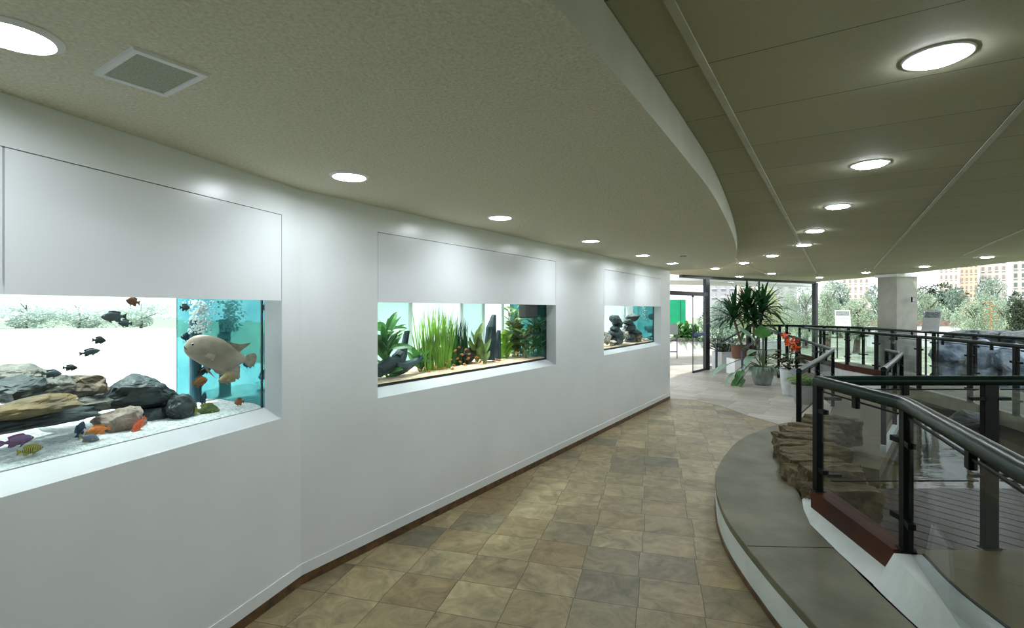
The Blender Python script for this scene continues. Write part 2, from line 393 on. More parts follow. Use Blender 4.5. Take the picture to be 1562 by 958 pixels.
# far end return of the aquarium wall, and closing walls out of view
mb = MB(); mb.add([wp('A', SA, 0, 0), wp('A', SA, 1.0, 0), wp('A', SA, 1.0, ZC), wp('A', SA, 0, ZC)], [(0, 1, 2, 3)])
mb.add([wp('A', SA-.12, 0.12, 0), wp('A', SA-.12, 1.0, 0), wp('A', SA-.12, 1.0, ZC), wp('A', SA-.12, .12, ZC)], [(0, 1, 2, 3)])
mb.add([wp('A', SA, 1., 0), wp('A', SA-.12, 1.0, 0), wp('A', SA-.12, 1.0, ZC), wp('A', SA, 1., ZC)], [(0, 1, 2, 3)])
struct(mb.build('wall_end', 'wall'))
mb = MB(); mb.beam((-3.2, -2.6, 1.27), (6.2, -4.2, 1.27), .15, 2.54); struct(mb.build('wall_back', 'wall'))
bEnd = wp('B', SB, 0, 0)
mb = MB(); mb.beam((bEnd.x-.05, bEnd.y, 1.27), (-3.2, -2.6, 1.27), .15, 2.54); struct(mb.build('wall_near', 'wall'))
# lower skirting: white board with a pale top line over a brown stone strip
mb = MB(); mb2 = MB()
kk = lambda z, p: V((K.x, K.y, z)) + (NA+NB).normalized()*p*1.03
for w, s1 in (('A', SA), ('B', SB)):
    for (z0, z1, p, m) in ((.058, .125, -.008, mb), (0., .058, -.004, mb2)):
        q0, q1 = kk(z0, p), kk(z1, p)
        m.add([q0, wp(w, s1, p, z0), wp(w, s1, p, z1), q1], [(0, 1, 2, 3)])
        m.add([q1, wp(w, s1, p, z1), wp(w, s1, 0.004, z1), kk(z1, 0.004)], [(0, 1, 2, 3)])
struct(mb.build('baseboard_left', 'wall')); struct(mb2.build('trim_1', 'skirt'))
# small flush service flap near the far end of the wall
mb = MB(); mb.add([wp('A', 7.22, -.004, .14), wp('A', 7.56, -.004, .14), wp('A', 7.56, -.004, .78), wp('A', 7.22, -.004, .78),
                   wp('A', 7.22, .01, .14), wp('A', 7.56, .01, .14), wp('A', 7.56, .01, .78), wp('A', 7.22, .01, .78)],
                  [(0, 1, 2, 3), (0, 4, 7, 3), (1, 5, 6, 2), (3, 2, 6, 7), (0, 1, 5, 4)])
tag(mb.build('service_flap', 'panel'), 'small white flush service flap low at the far end of the wall', 'panel')

# cover panels above the tanks
def cover(w, s0, s1, label):
    t = thing('cover_panel', wp(w, (s0+s1)/2, 0, ZT), label, 'panel', 'white cover panels above the aquariums')
    mb = MB(); g = .0035
    a, b, z0, z1 = s0+g, s1-g, ZT+.0, ZP-g
    vs = [wp(w, s, p, z) for p in (0., .018) for z in (z0, z1) for s in (a, b)]
    mb.add(vs, [(0, 1, 3, 2), (4, 6, 7, 5), (0, 2, 6, 4), (1, 5, 7, 3), (0, 4, 5, 1), (2, 3, 7, 6)])
    mb.build('panel_board', 'panel', t)
    mb = MB()
    a, b, z0, z1 = s0-.02, s1+.02, ZT+.03, ZP+.02
    vs = [wp(w, s, p, z) for p in (.0185, .0225) for z in (z0, z1) for s in (a+.021, b-.021)]
    mb.add(vs, [(0, 1, 3, 2), (4, 6, 7, 5), (0, 2, 6, 4), (1, 5, 7, 3), (0, 4, 5, 1), (2, 3, 7, 6)])
    mb.build('backing_strip', 'gapdark', t)
cover('B', .157, 1.43, 'wide white cover panel above the aquarium with the big pale fish')
cover('B', 1.43, 2.76, 'white cover panel at the left picture edge above the rocky aquarium')
cover('A', .5975, 3.198, 'long white cover panel above the planted green aquarium')
cover('A', 4.546, 5.70, 'white cover panel above the far aquarium, half nearer the planted tank')
cover('A', 5.70, 7.05, 'white cover panel above the far aquarium, half nearer the glass entrance')

# ceilings
edge_pts = [(-2.2, -2.45), (-1.40, -1.2), (-.71, -.1), (-.085, .9), (.265, 1.468), (.845, 2.457), (1.30, 3.27), (1.955, 4.56), (2.525, 5.75), (2.975, 6.75), (3.32, 7.7), (3.48, 8.45), (3.46, 8.95), (3.28, 9.3), (3.02, 9.5)]
edge = catmull(edge_pts, 6)
lip = [wp('A', SA, .02, 0), wp('A', 5.5, .02, 0), wp('A', 3, .02, 0), kk(0, .02), wp('B', 2, .02, 0), wp('B', SB, .02, 0), V((-3.1, -2.55, 0))]
poly = [(p.x, p.y) for p in edge]+[(p.x, p.y) for p in lip]
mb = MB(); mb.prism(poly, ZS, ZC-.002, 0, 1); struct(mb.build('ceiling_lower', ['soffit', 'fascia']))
roof = [(-3.4, -2.8), (6.4, -4.6), (8.4, 2.), (9.1, 6.), (9.34, 9.2), (9.72, 12.2), (9.95, 14.5), (9.9, 16.7), (5.3, 14.1), (3.4, 12.3), (2.0, 10.4)] + [tuple(wp('A', SA, .95, 0).xy), tuple(wp('A', 3, .95, 0).xy), tuple(kk(0, .98).xy), tuple(wp('B', SB, .95, 0).xy)]
mb = MB(); mb.prism(roof, ZC, ZC+.30, 0); struct(mb.build('ceiling', 'ceiltile'))
# pale main bars of the suspended ceiling
bd = V((.5365, .8439, 0)); bn = V((.8439, -.5365, 0))
b0 = V((.704, 1.863, 0))
for i, (k, t0, t1) in enumerate(((0, -1.4, 12.5), (1.09, -4.5, 11.6), (2.16, -5.5, 9.0), (3.25, -7, 5.5), (-1.09, 7.5, 13.0))):
    a = b0+bn*k+bd*t0; b = b0+bn*k+bd*t1
    mb = MB(); mb.beam((a.x, a.y, ZC-.003), (b.x, b.y, ZC-.003), .028, .008); struct(mb.build('trim_%d' % (i+2), 'tbar'))

# floors
stone_line = [(3.24, 5.72), (4.15, 6.86), (5.46, 8.66), (5.93, 9.94), (6.25, 11.2), (6.5, 12.4), (6.66, 13.4)]
floorpoly = [(-3.4, -2.8), (1.5, -3.6), (1.5, 1.2), (1.72, 2.0), (1.9, 2.8), (2.0, 3.5), (2.3, 4.4), (2.65, 5.1)]+stone_line+[(9.9, 13.4), (9.9, 16.6), (5.3, 14.0), (3.8, 12.6), (2.2, 10.6), (-2, 4)]
mb = MB(); mb.prism(floorpoly, -.2, 0., 0); struct(mb.build('floor', 'slate'))
mb = MB(); mb.prism([(2.72, 9.50), (3.3, 9.25), (3.55, 8.75), (3.66, 7.9), (3.86, 7.2), (4.15, 6.87), (5.46, 8.67), (5.93, 9.94), (6.25, 11.2), (6.5, 12.4), (6.66, 13.4), (7.3, 15.0), (5.3, 14.0), (5.5, 14.6), (9, 18), (12, 24), (-6, 24), (-1.2, 12.)], -.2, .004, 0); struct(mb.build('floor_entrance', 'palestone'))
mb = MB(); mb.prism([(1.95, 2.2), (2.06, 2.62), (2.12, 3.5), (8.4, 3.5), (6.4, -4.2), (1.5, -3.6), (1.5, 1.2)], -.32, 0., 0); struct(mb.build('floor_walkway', 'olive'))
mb = MB(); mb.prism([(3.30, 5.68), (3.76, 5.22), (6.1, 7.9), (6.75, 8.35), (7.42, 10.2), (7.72, 12.2), (7.98, 14.3), (6.67, 13.5), (6.26, 11.2), (5.94, 9.94), (5.47, 8.66), (4.16, 6.86)], -.25, .01, 0); struct(mb.build('floor_bridge', 'tanfloor'))
mb = MB(); mb.prism([(1.9, .8), (9.5, .8), (9.95, 13.2), (6.7, 13.2), (6.3, 11.2), (5.98, 9.94), (5.5, 8.66), (4.2, 6.86), (3.3, 5.7), (2.3, 4.2)], -.2, -.10, 0)
pw = mb.build('pond_water', 'pond'); pw['kind'] = 'stuff'; tag(pw, 'still brown pond water under the bridges and railings', 'water')

MT['deck'] = mat('wet_dark_timber', (.042, .024, .014), .25, var=.4, scale=5, col2=(.028, .015, .009), bump=.2, spec=.16)
mb = MB(); pd = V((.54, -.842, 0)); pn = V((.842, .54, 0)); import itertools
def clip(poly, ax, lim, keep_low):       # cut a plan polygon with an axis-aligned line
    out = []
    for i in range(len(poly)):
        a, b = poly[i], poly[(i+1) % len(poly)]; ia, ib = ((q[ax] <= lim) == keep_low for q in (a, b))
        if ia: out.append(a)
        if ia != ib: t_ = (lim-a[ax])/(b[ax]-a[ax]); out.append(a+(b-a)*t_)
    return out
for k in range(-30, 40):
    o_ = V((4.2, 4.2, 0))+pn*(k*.15); q = [o_-pd*4, o_+pd*4, o_+pd*4+pn*.142, o_-pd*4+pn*.142]
    for ax, lim, kl in ((1, 4.86, True), (1, 3.51, False), (0, 6.6, True), (0, 2.60, False)):
        if q: q = clip(q, ax, lim, kl)
    if len(q) >= 3: mb.prism([(p.x, p.y) for p in q], -.11, -.055)
tag(mb.build('timber_deck', 'deck', bevel=.003), 'wet dark timber deck just beyond the level black railing', 'deck')

# ------------------------------------------------------------------ lamps
def downlight(x, y, z, label, row):
    t = thing('downlight', (x, y, z), label, 'ceiling light', row)
    low_ = z < 2.45                      # lower rims deepened to shade the wall top; upper lenses domed to cast halos
    mb = MB(); mb.lathe((x, y, z), [(.083, .012), (.083, -.009), (.086, -.012), (.090, -.011), (.104, -.003), (.104, .012)] if low_ else [(.083, .012), (.083, -.003), (.087, -.006), (.100, -.005), (.104, 0.), (.104, .012)], 36, closed=True)
    mb.build('trim_ring', 'lampring', t, smooth='auto')
    mb = MB(); mb.lathe((x, y, z), [(.0825, .006), (.0825, -.001), (.04, -.0015), (.001, -.002)] if low_ else [(.0825, .006), (.0825, -.009), (.076, -.013), (.05, -.016), (.001, -.017)], 36)
    mb.build('diffuser', 'lamp', t, smooth='auto')
low = [(-1.297, 1.326), (-.87, 2.73), (-.091, 3.95), (.818, 5.30), (1.72, 6.71), (2.47, 7.85)]
lown = ['round downlight beside the square vent at the left picture edge', 'round lower-ceiling downlight above the bend of the white wall',
        'round lower-ceiling downlight before the near end of the planted tank', 'round lower-ceiling downlight over the far end of the planted tank',
        'round lower-ceiling downlight by the near half of the far tank', 'round lower-ceiling downlight closest to the wall corner by the entrance']
for (x, y), l in zip(low, lown): downlight(x, y, ZS, l, 'downlights in the lower curved ceiling')
up = [(1430, 86), (1327, 250), (1278, 314.5), (1243, 352), (1226, 373.5), (1178, 390), (1135, 401), (1091, 409.5), (1128, 421.5), (1177, 417), (1250, 423), (1321, 415.5), (1410, 406.5), (1506, 392)]
upn = ['largest round downlight, alone at the upper right of the tiled ceiling', 'second downlight of the tiled ceiling row, below the largest one',
       'third downlight of the tiled ceiling row counting from the largest', 'fourth downlight of the tiled ceiling row counting from the largest',
       'fifth downlight of the tiled ceiling row, touching the pale ceiling bar', 'sixth downlight of the tiled ceiling row, left of the pale bar',
       'seventh downlight of the tiled row, near the rounded end of the lower ceiling', 'downlight half hidden behind the rounded lower ceiling edge',
       'small downlight right above the dark entrance beam, left of the strap leaves', 'small downlight over the strap-leaved plant, clear of the entrance beam',
       'small downlight above the dark corner post of the glass front', 'small downlight between the corner post and the grey column',
       'small downlight to the right of the grey column', 'downlight at the right over the far railings, before the pale apartment blocks']
for (px, py), l in zip(up, upn):
    p = onz(px, py, ZC); downlight(p.x, p.y, ZC, l, 'downlights in the tiled ceiling')
# speaker / vent in the lower ceiling
vc = V((-1.092, 1.546, ZS)); t = thing('ceiling_vent', vc, 'square grey grille with white frame in the curved lower ceiling', 'vent')
va = math.atan2(-.157, .24)
mb = MB()
def ring(mb, c, rz, outer, inner, z0, z1, zin):
    R = Matrix.Rotation(rz, 3, 'Z'); q = lambda a, z: [V((c.x, c.y, 0))+R @ V((sx*a[0]/2, sy*a[1]/2, 0))+V((0, 0, z)) for sx, sy in ((-1, -1), (1, -1), (1, 1), (-1, 1))]
    vs = q(outer, z0)+q((outer[0]-.01, outer[1]-.01), z1)+q((inner[0]+.006, inner[1]+.006), z1)+q(inner, zin)
    fs = [(l*4+k, l*4+(k+1) % 4, (l+1)*4+(k+1) % 4, (l+1)*4+k) for l in range(3) for k in range(4)]
    mb.add(vs, fs)
ring(mb, vc, va, (.285, .205), (.228, .158), ZS+.002, ZS-.008, ZS-.003); mb.build('vent_frame', 'lampring', t)
mb = MB(); mb.box((vc.x, vc.y, ZS-.003), (.23, .16, .004), va)
for k in (): mb.box(tuple(V((vc.x, vc.y, ZS-.0055))+Matrix.Rotation(va, 3, 'Z') @ V((-.105+k*.0162, 0, 0))), (.004, .155, .002), va)
mb.build('grille', 'grille', t)
p = onz(1042, 388.5, ZS); t = thing('smoke_detector', p, 'flat round detector in the lower ceiling near the far lamps', 'detector')
mb = MB(); mb.lathe((p.x, p.y, ZS), [(.075, .005), (.075, -.008), (.06, -.014)], 24); mb.build('base', 'lampring', t)
mb = MB(); mb.lathe((p.x, p.y, ZS-.014), [(.045, 0), (.04, -.014), (.001, -.018)], 24); mb.build('sensor_head', 'grille', t)

# ------------------------------------------------------------------ concrete ledge, plaster wall, stones
outer = catmull([(1.30, .6), (1.335, 1.3), (1.35, 2.0), (1.371, 2.641), (1.386, 2.861), (1.399, 3.031), (1.441, 3.378), (1.508, 3.689), (1.62, 4.05), (1.85, 4.587), (2.44, 5.5), (3.1, 6.15), (3.45, 6.4)], 5)
inner = catmull([(3.62, 6.1), (3.1, 5.6), (2.62, 4.95), (2.36, 4.35), (2.2, 3.9), (1.99, 3.36), (1.87, 2.766), (1.80, 2.265), (1.74, 1.5), (1.72, .6)], 5)
ZL = .235
t = thing('concrete_ledge', (1.6, 3., 0), 'curved grey concrete ledge with white painted side beside the slate walkway', 'ledge')
mb = MB()
mb.prism([(p.x, p.y) for p in outer]+[(p.x, p.y) for p in inner], ZL-.05, ZL); mb.build('ledge_top', 'concrete', t, bevel=.006)
def wallstrip(mb, line, off, z0, z1, thick=.03):
    n = len(line); nor = []
    for i in range(n):
        tt = (line[min(i+1, n-1)]-line[max(i-1, 0)]).normalized(); nor.append(V((-tt.y, tt.x, 0)))
    a = [line[i]+nor[i]*off for i in range(n)]; b = [line[i]+nor[i]*(off-thick) for i in range(n)]
    vs = [V((p.x, p.y, z)) for p in a for z in (z0, z1)]+[V((p.x, p.y, z)) for p in b for z in (z0, z1)]
    fs = []
    for i in range(n-1):
        fs += [(2*i, 2*i+2, 2*i+3, 2*i+1), (2*n+2*i, 2*n+2*i+1, 2*n+2*i+3, 2*n+2*i+2), (2*i+1, 2*i+3, 2*n+2*i+3, 2*n+2*i+1)]
    fs += [(0, 1, 2*n+1, 2*n), (2*n-2, 2*n-1, 4*n-1, 4*n-2)]
    mb.add(vs, fs)
mb = MB(); wallstrip(mb, outer, -.004, .03, ZL-.012, .05); mb.build('side_face', 'wall2', t)
mb = MB(); wallstrip(mb, outer, .004, 0, .032, .05); mb.build('brown_skirting', 'skirt', t)
mb = MB()
for (px, py, qx, qy) in ((1140, 833, 1272, 836),):
    a, b = onz(px, py, ZL), onz(qx, qy, ZL); mb.beam((a.x, a.y, ZL), (b.x, b.y, ZL), .004, .004)
mb.build('joint_line', 'gapdark', t)

# battered white plaster wall under the near railing
foot = catmull([(1.70, .5, ZL), (1.735, 1.2, ZL), (1.765, 1.8, ZL), (1.805, 2.265, ZL), (1.85, 2.6, ZL)], 4)
foot = foot[:-1]+[V(p) for p in ((1.855, 2.615, ZL), (1.86, 2.63, ZL), (1.90, 2.95, ZL), (1.965, 3.36, ZL), (2.06, 3.60, ZL), (2.16, 3.80, ZL))]
rid_ = catmull([(1.715, .5, .40), (1.75, 1.2, .40), (1.785, 1.8, .40), (1.845, 2.265, .40), (1.955, 2.6, .40)], 4)
ridge = rid_[:-1]+[V(p) for p in ((1.958, 2.615, .40), (1.975, 2.635, .286), (2.015, 2.95, .286), (2.06, 3.36, .285), (2.095, 3.60, .28), (2.19, 3.80, .25))]
back = [V((r.x+.13, r.y-.02, r.z)) for r in ridge]
mb = MB(); n = len(foot)
low_ = [V((b.x+.01, b.y, -.05)) for b in back]
vs = foot+ridge+back+low_
mb.add(vs, [(l*n+i, l*n+i+1, (l+1)*n+i+1, (l+1)*n+i) for l in range(3) for i in range(n-1)]+[(n-1, 2*n-1, 3*n-1, 4*n-1), (0, n, 2*n, 3*n)])
tag(mb.build('plaster_kerb', 'wall2'), 'sloping white plaster kerb between the concrete ledge and the near railing', 'kerb')

mb = MB()
for i in range(0, 17): mb.beam(back[i]+V((.006, 0, .001)), back[i+1]+V((.006, 0, .001)), .012, .012)
tag(mb.build('steel_edging', 'gapdark'), 'thin black steel edging along the top of the white plaster kerb', 'edging')

def rockmesh(mb, c, size, seed, rz=0., n=26, sub=2, amp=.06, mi=0, box=False):
    rnd = random.Random(seed); bm = bmesh.new()
    for k in range(n):
        if box: q = V((rnd.choice((-1, 1))*rnd.uniform(.75, 1), rnd.choice((-1, 1))*rnd.uniform(.7, 1), rnd.choice((-1, 1))*rnd.uniform(.7, 1)))
        else: q = V((rnd.gauss(0, 1), rnd.gauss(0, 1), rnd.gauss(0, 1))).normalized()*rnd.uniform(.82, 1.08)
        bm.verts.new(q)
    r = bmesh.ops.convex_hull(bm, input=bm.verts)
    bmesh.ops.delete(bm, geom=[v for v in bm.verts if not v.link_faces], context='VERTS')
    bmesh.ops.triangulate(bm, faces=bm.faces)
    for _ in range(sub): bmesh.ops.subdivide_edges(bm, edges=bm.edges, cuts=1, use_grid_fill=True, smooth=.12 if not box else .03)
    R = Matrix.Rotation(rz, 3, 'Z')
    for v in bm.verts:
        q = v.co.copy(); k = noise.fractal(q*1.9+V((seed*3.1, 0, 0)), 1.0, 2.0, 4)
        q *= 1+amp*k*2
        v.co = V(c)+R @ V((q.x*size[0]/2, q.y*size[1]/2, q.z*size[2]/2))
    bm.verts.index_update()
    mb.add([v.co.copy() for v in bm.verts], [tuple(v.index for v in f.verts) for f in bm.faces], mi); bm.free()
    return mb
t = thing('stone_bank', (2.6, 4.9, ZL), 'bank of rough brown stone slabs at the end of the concrete ledge', 'stone wall')
bank = catmull([(2.42, 3.74), (2.53, 4.2), (2.73, 4.7), (3.03, 5.2), (3.40, 5.64), (3.78, 5.96)], 12)
d = 0; prev = bank[0]; k = 0; last = -1
for i in range(1, len(bank)):
    d += (bank[i]-prev).length; prev = bank[i]
    if d-last > .155:
        last = d; tt = (bank[i]-bank[i-1]).normalized(); ang = math.atan2(tt.y, tt.x)-PI/2
        h = .20+.035*math.sin(k*2.1); wdt = .50+.05*math.sin(k*3.7)
        hh = .9 if k > 0 else .6
        mb = MB(); rockmesh(mb, (bank[i].x-.0+.02*math.sin(k*1.7), bank[i].y, ZL-.06+h*hh/1.0*.5), (wdt, .235, h*hh+.12), 50+k, ang*.35, n=34, sub=3, amp=.07, box=True)
        mb.build('stone_slab', 'bankstone', t); k += 1

# ------------------------------------------------------------------ railings
def railing(label, pts, ztops, zbs, glass=(.0, .0), r=.034, post=(.062, .045), mtl='blackmetal', group='black steel and glass railings', extend=None, endpost=True, panels=None, bracket=True, clampz=(.2, .8), posts=None, clamp=(.085, .035, .03)):
    """pts: plan points of the posts; ztops: handrail axis height at each; zbs: foot of each post; glass: (bottom, top) below the handrail"""
    N_ = len(pts)
    if not isinstance(ztops, (list, tuple)): ztops = [ztops]*N_
    if not isinstance(zbs, (list, tuple)): zbs = [zbs]*N_
    t = thing('glass_railing', (pts[0][0], pts[0][1], zbs[0]), label, 'railing', group)
    P = [V((p[0], p[1], z)) for p, z in zip(pts, ztops)]
    path = list(P)
    if extend:
        path = ([P[0]+(P[0]-P[1]).normalized()*extend[0]] if extend[0] else [])+path+([P[-1]+(P[-1]-P[-2]).normalized()*extend[1]] if extend[1] else [])
    path2 = [path[0]]
    for i in range(1, len(path)-1):      # soften the bends
        a, b, c = path[i-1], path[i], path[i+1]; k = min(.07, (a-b).length*.3, (c-b).length*.3)
        path2 += [b+(a-b).normalized()*k, b+(a-b).normalized()*k*.35+(c-b).normalized()*k*.1, b+(c-b).normalized()*k*.35+(a-b).normalized()*k*.1, b+(c-b).normalized()*k]
    path2.append(path[-1])
    mb = MB(); mb.tube(path2, r, 14); mb.build('handrail', 'railgreen' if mtl == 'blackmetal' else mtl, t, smooth='auto')
    for i in range(N_):
        if posts is not None and i not in posts: continue
        q = P[min(i+1, N_-1)]-P[max(i-1, 0)]; ang = math.atan2(q.y, q.x)
        mb = MB(); h = ztops[i]-r*.5-zbs[i]
        mb.box((pts[i][0], pts[i][1], zbs[i]+h/2), (post[0], post[1], h), ang)
        mb.box((pts[i][0], pts[i][1], zbs[i]+.004), (post[0]*1.25, post[1]*1.6, .008), ang)
        mb.build('post', mtl, t, bevel=.003)
    for i in range(N_-1):
        if panels is not None and i not in panels: continue
        a, b = P[i], P[i+1]; dd = (b-a); L_ = dd.length; dd.normalize()
        if L_ < .2: continue
        a2, b2 = a+dd*(post[0]*.5+.028), b-dd*(post[0]*.5+.028)
        h0, h1 = glass
        mb = MB(); sd = V((-dd.y, dd.x, 0)).normalized()*.005
        zb_a, zb_b = zbs[i]+h0, zbs[i+1]+h0
        za, zb = a.z-h1, b.z-h1
        vs = [V((q.x, q.y, z))+s for s in (-sd, sd) for q, z in ((a2, zb_a), (b2, zb_b), (b2, zb), (a2, za))]
        mb.add(vs, [(0, 1, 2, 3), (7, 6, 5, 4), (0, 4, 5, 1), (1, 5, 6, 2), (2, 6, 7, 3), (3, 7, 4, 0)])
        gp = mb.build('glass_panel', 'glass', t)
        mb = MB()                        # dark top edge strip of the pane
        mb.beam(V((a2.x, a2.y, za)), V((b2.x, b2.y, zb)), .012, .009); mb.build('pane_edge', mtl, gp)
        if h0 > .2:
            mb = MB(); mb.beam(V((a2.x, a2.y, zb_a)), V((b2.x, b2.y, zb_b)), .012, .008); mb.build('pane_edge', mtl, gp)
        for (q, zl, zh, sg) in ((a, zb_a, za, 1), (b, zb_b, zb, -1)):
            for f in clampz:
                mb = MB(); c = q+dd*sg*(post[0]*.5+clamp[0]*.35)
                mb.box((c.x, c.y, zl+(zh-zl)*f), clamp, math.atan2(dd.y, dd.x)); mb.build('clamp', mtl, t, bevel=.003)
        if bracket:
            m_ = (a+b)/2; mb = MB(); ang = math.atan2(dd.y, dd.x)
            mb.box((m_.x, m_.y, m_.z-r-.022), (.045, .028, .09), ang); mb.build('bracket', mtl, t, bevel=.004)
    return t
rail1 = railing('near glass railing on the plaster kerb, dark green handrail sloping toward the viewer', [(2.10, 3.50), (2.04, 2.64), (1.37, 1.15), (1.0, .4)], [1.158, 1.160, 1.162, 1.162], [.405, .405, .39, .39], glass=(.02, .062), r=.038, extend=None)
rb = MB()
a, b = V((2.068, 3.53, 0)), V((1.972, 2.64, 0))
dd = (b-a).normalized(); nn = V((-dd.y, dd.x, 0))
if nn.x < 0: nn = -nn
vs = [V((q.x, q.y, z))+nn*o for q in (a, b) for (o, z) in ((0, .283), (0, .408), (.115, .408), (.115, .28))]
rb.add(vs, [(0, 4, 5, 1), (1, 5, 6, 2), (2, 6, 7, 3), (0, 3, 7, 4), (0, 1, 2, 3), (4, 7, 6, 5)])
rb.build('base_channel', 'redsteel', rail1)
railing('black glass railing crossing level over the pond behind the near corner post', [(2.13, 3.52), (3.295, 3.52), (4.7, 3.52), (6.1, 3.52)], 1.158, 0., glass=(.467, .06), r=.034, post=(.10, .04), posts=(1, 2, 3), clamp=(.10, .04, .022), clampz=(.06, .90))
# railing along the plants: rises with the ramp
railing('railing beside the flower pots, bending back toward the strap-leaved plant', [(3.24, 5.76), (4.15, 6.92), (5.46, 8.68), (5.93, 9.94), (6.25, 11.2), (6.43, 12.3), (6.62, 13.3)], [.955, .96, .96, .965, 1.02, 1.08, 1.15], [.0, 0, 0, .0, 0, 0, 0], glass=(.45, .05), r=.03, post=(.055, .05))
railing('short railing across the small bridge, ending before the far railings', [(4.30, 5.90), (5.20, 6.93), (6.08, 7.96), (6.33, 8.62)], .955, 0., glass=(.25, .05), r=.03, post=(.055, .05))
Mp = [(8.06, 14.2), (7.86, 13.0), (7.66, 11.9), (7.50, 10.75), (7.37, 9.4), (7.14, 7.98), (6.90, 6.95), (6.62, 5.8)]
Mp = [(8.06, 14.3), (7.80, 12.9), (7.52, 11.45), (7.50, 10.5), (7.39, 9.26), (7.13, 7.94), (6.87, 6.95), (6.60, 5.9)]
rM = railing('long far railing on the red steel channel, nearer side of the far walkway', Mp, 1.15, [.41, .41, .41, .30, .2, .2, .2, .2], glass=(.04, .05), r=.03, post=(.07, .05))
mb = MB(); mb.beam((8.06, 14.3, .345), (7.52, 11.45, .345), .08, .13); mb.beam((7.52, 11.45, .345), (7.50, 10.3, .345), .08, .13); mb.build('base_channel', 'redsteel', rM)
railing('farther of the two long far railings, by the outer edge of the walkway', [(9.3, 14.1), (9.25, 12.4), (9.1, 11.0), (8.98, 9.9), (8.84, 8.75), (8.5, 7.3), (8.1, 5.8)], 1.15, .15, glass=(.1, .05), r=.03, post=(.07, .05))
railing('level black railing behind the strap-leaved plant, before the dark corner post', [(6.72, 14.4), (7.45, 14.2), (7.62, 14.15), (8.5, 13.9), (9.3, 13.5), (10.0, 12.9)], [1.19, 1.2, 1.2, 1.18, 1.16, 1.15], .2, glass=(.1, .05), r=.032, post=(.07, .05), bracket=False)
railing('low blue handrail on the ramp by the glass door', [(5.50, 13.72), (6.55, 14.2)], [.70, 1.13], [.0, .0], glass=(.1, .05), r=.024, post=(.05, .04), mtl='bluemetal', panels=())
railing('short blue handrail behind the hanging leaves of the grey pot', [(5.37, 11.9), (6.35, 12.9)], [.69, 1.0], [.0, .0], glass=(.1, .05), r=.024, post=(.05, .04), mtl='bluemetal', panels=())
# walkway deck between the two far railings, white kerb under the red channel, white plinth of the small bridge
mb = MB(); mb.prism([(8.1, 14.3), (7.84, 12.9), (7.56, 11.45), (7.54, 10.5), (7.42, 9.26), (7.16, 7.94), (6.9, 6.95), (6.55, 5.7), (8.1, 5.6), (8.55, 7.3), (8.9, 8.75), (9.15, 11.0), (9.35, 14.1)], .0, .2, 0)
struct(mb.build('floor_far', 'concrete'))
mb = MB()
for a, b in zip([(8.04, 14.3), (7.78, 12.9), (7.50, 11.45)], [(7.78, 12.9), (7.50, 11.45), (7.48, 10.2)]): mb.beam((a[0], a[1], .15), (b[0], b[1], .15), .16, .27)
tag(mb.build('white_kerb', 'white'), 'low white kerb under the red channel of the far railing', 'kerb')
mb = MB(); mb.beam((4.25, 5.84, -.02), (6.1, 7.94, -.02), .06, .22)
tag(mb.build('bridge_edge', 'white'), 'white painted edge of the small bridge above the pond', 'kerb')
mb = MB(); rockmesh(mb, (6.75, 7.55, -.02), (.75, .55, .34), 5, .4); tag(mb.build('pond_rock', 'rock_dark', smooth=False), 'dark pond rock beside the tan gravel by the small bridge', 'rock')
mb = MB(); rockmesh(mb, (5.6, 4.6, -.06), (.9, .6, .22), 6, .1); tag(mb.build('pond_rock', 'rock_dark'), 'flat black pond rock at the right picture edge under the handrail', 'rock')

# ------------------------------------------------------------------ entrance glass front
fa, fb, fc = V((3.86, 12.6, 0)), V((5.3, 13.9, 0)), V((9.8, 16.5, 0))
t = struct(thing('window_1', fb, None, None))
mb = MB(); mb.beam((4.35, 13.15, 2.505), (fb.x, fb.y, 2.505), .09, .065); mb.beam((fb.x, fb.y, 2.505), (fc.x, fc.y, 2.505), .09, .065); mb.build('window_frame', 'darkframe', t)
mb = MB(); mb.box((fb.x, fb.y, 1.25), (.15, .10, 2.5), .5); mb.build('window_post', 'darkframe', t)
mb = MB(); mb.box((fc.x, fc.y, 1.25), (.125, .125, 2.5), .5); mb.build('window_post', 'darkframe', t)
mb = MB(); mb.box((7.29, 15.05, 1.25), (.035, .035, 2.5), .5); mb.build('mullion', 'darkframe', t)
for a, b in ((fb, V((7.29, 15.05, 0))), (V((7.29, 15.05, 0)), fc)):
    mb = MB(); mb.beam((a.x, a.y, 1.25), (b.x, b.y, 1.25), .01, 2.44); mb.build('window_pane', 'clear', t)
t = struct(thing('door_1', fb, None, None))
mb = MB(); mb.beam((fa.x-.9, fa.y-.9, 2.06), (fb.x, fb.y, 2.06), .09, .10); mb.build('door_transom', 'darkframe', t)
h0 = V((5.22, 13.82, 0)); ld = V((-.645, -.74, 0)).normalized(); h1 = h0+ld*.82
mb = MB(); mb.beam((h0.x, h0.y, 1.01), (h1.x, h1.y, 1.01), .012, 2.0); lf = mb.build('door_leaf', 'clear', t)
mb = MB(); mb.beam((h0.x, h0.y, .03), (h1.x, h1.y, .03), .03, .05); mb.box((h1.x, h1.y, 2.0), (.06, .04, .06), .8); mb.box((h1.x, h1.y, 1.01), (.012, .02, 2.0), .8); mb.build('door_rail', 'darkframe', t)
mb = MB(); q0, q1 = h0+ld*.06, h1-ld*.02; off = V((.74, -.645, 0))*.03
mb.beam((q0.x+off.x, q0.y+off.y, .99), (q1.x+off.x, q1.y+off.y, .99), .03, .085)
hd = mb.build('door_handle', 'bluehandle', t, bevel=.008)
mb = MB()
for k in range(5):
    q = q0+(q1-q0)*(.3+k*.1)+off*1.6; mb.box((q.x, q.y, .99), (.05, .006, .035), math.atan2(ld.y, ld.x))
mb.build('handle_lettering', 'paper', hd)
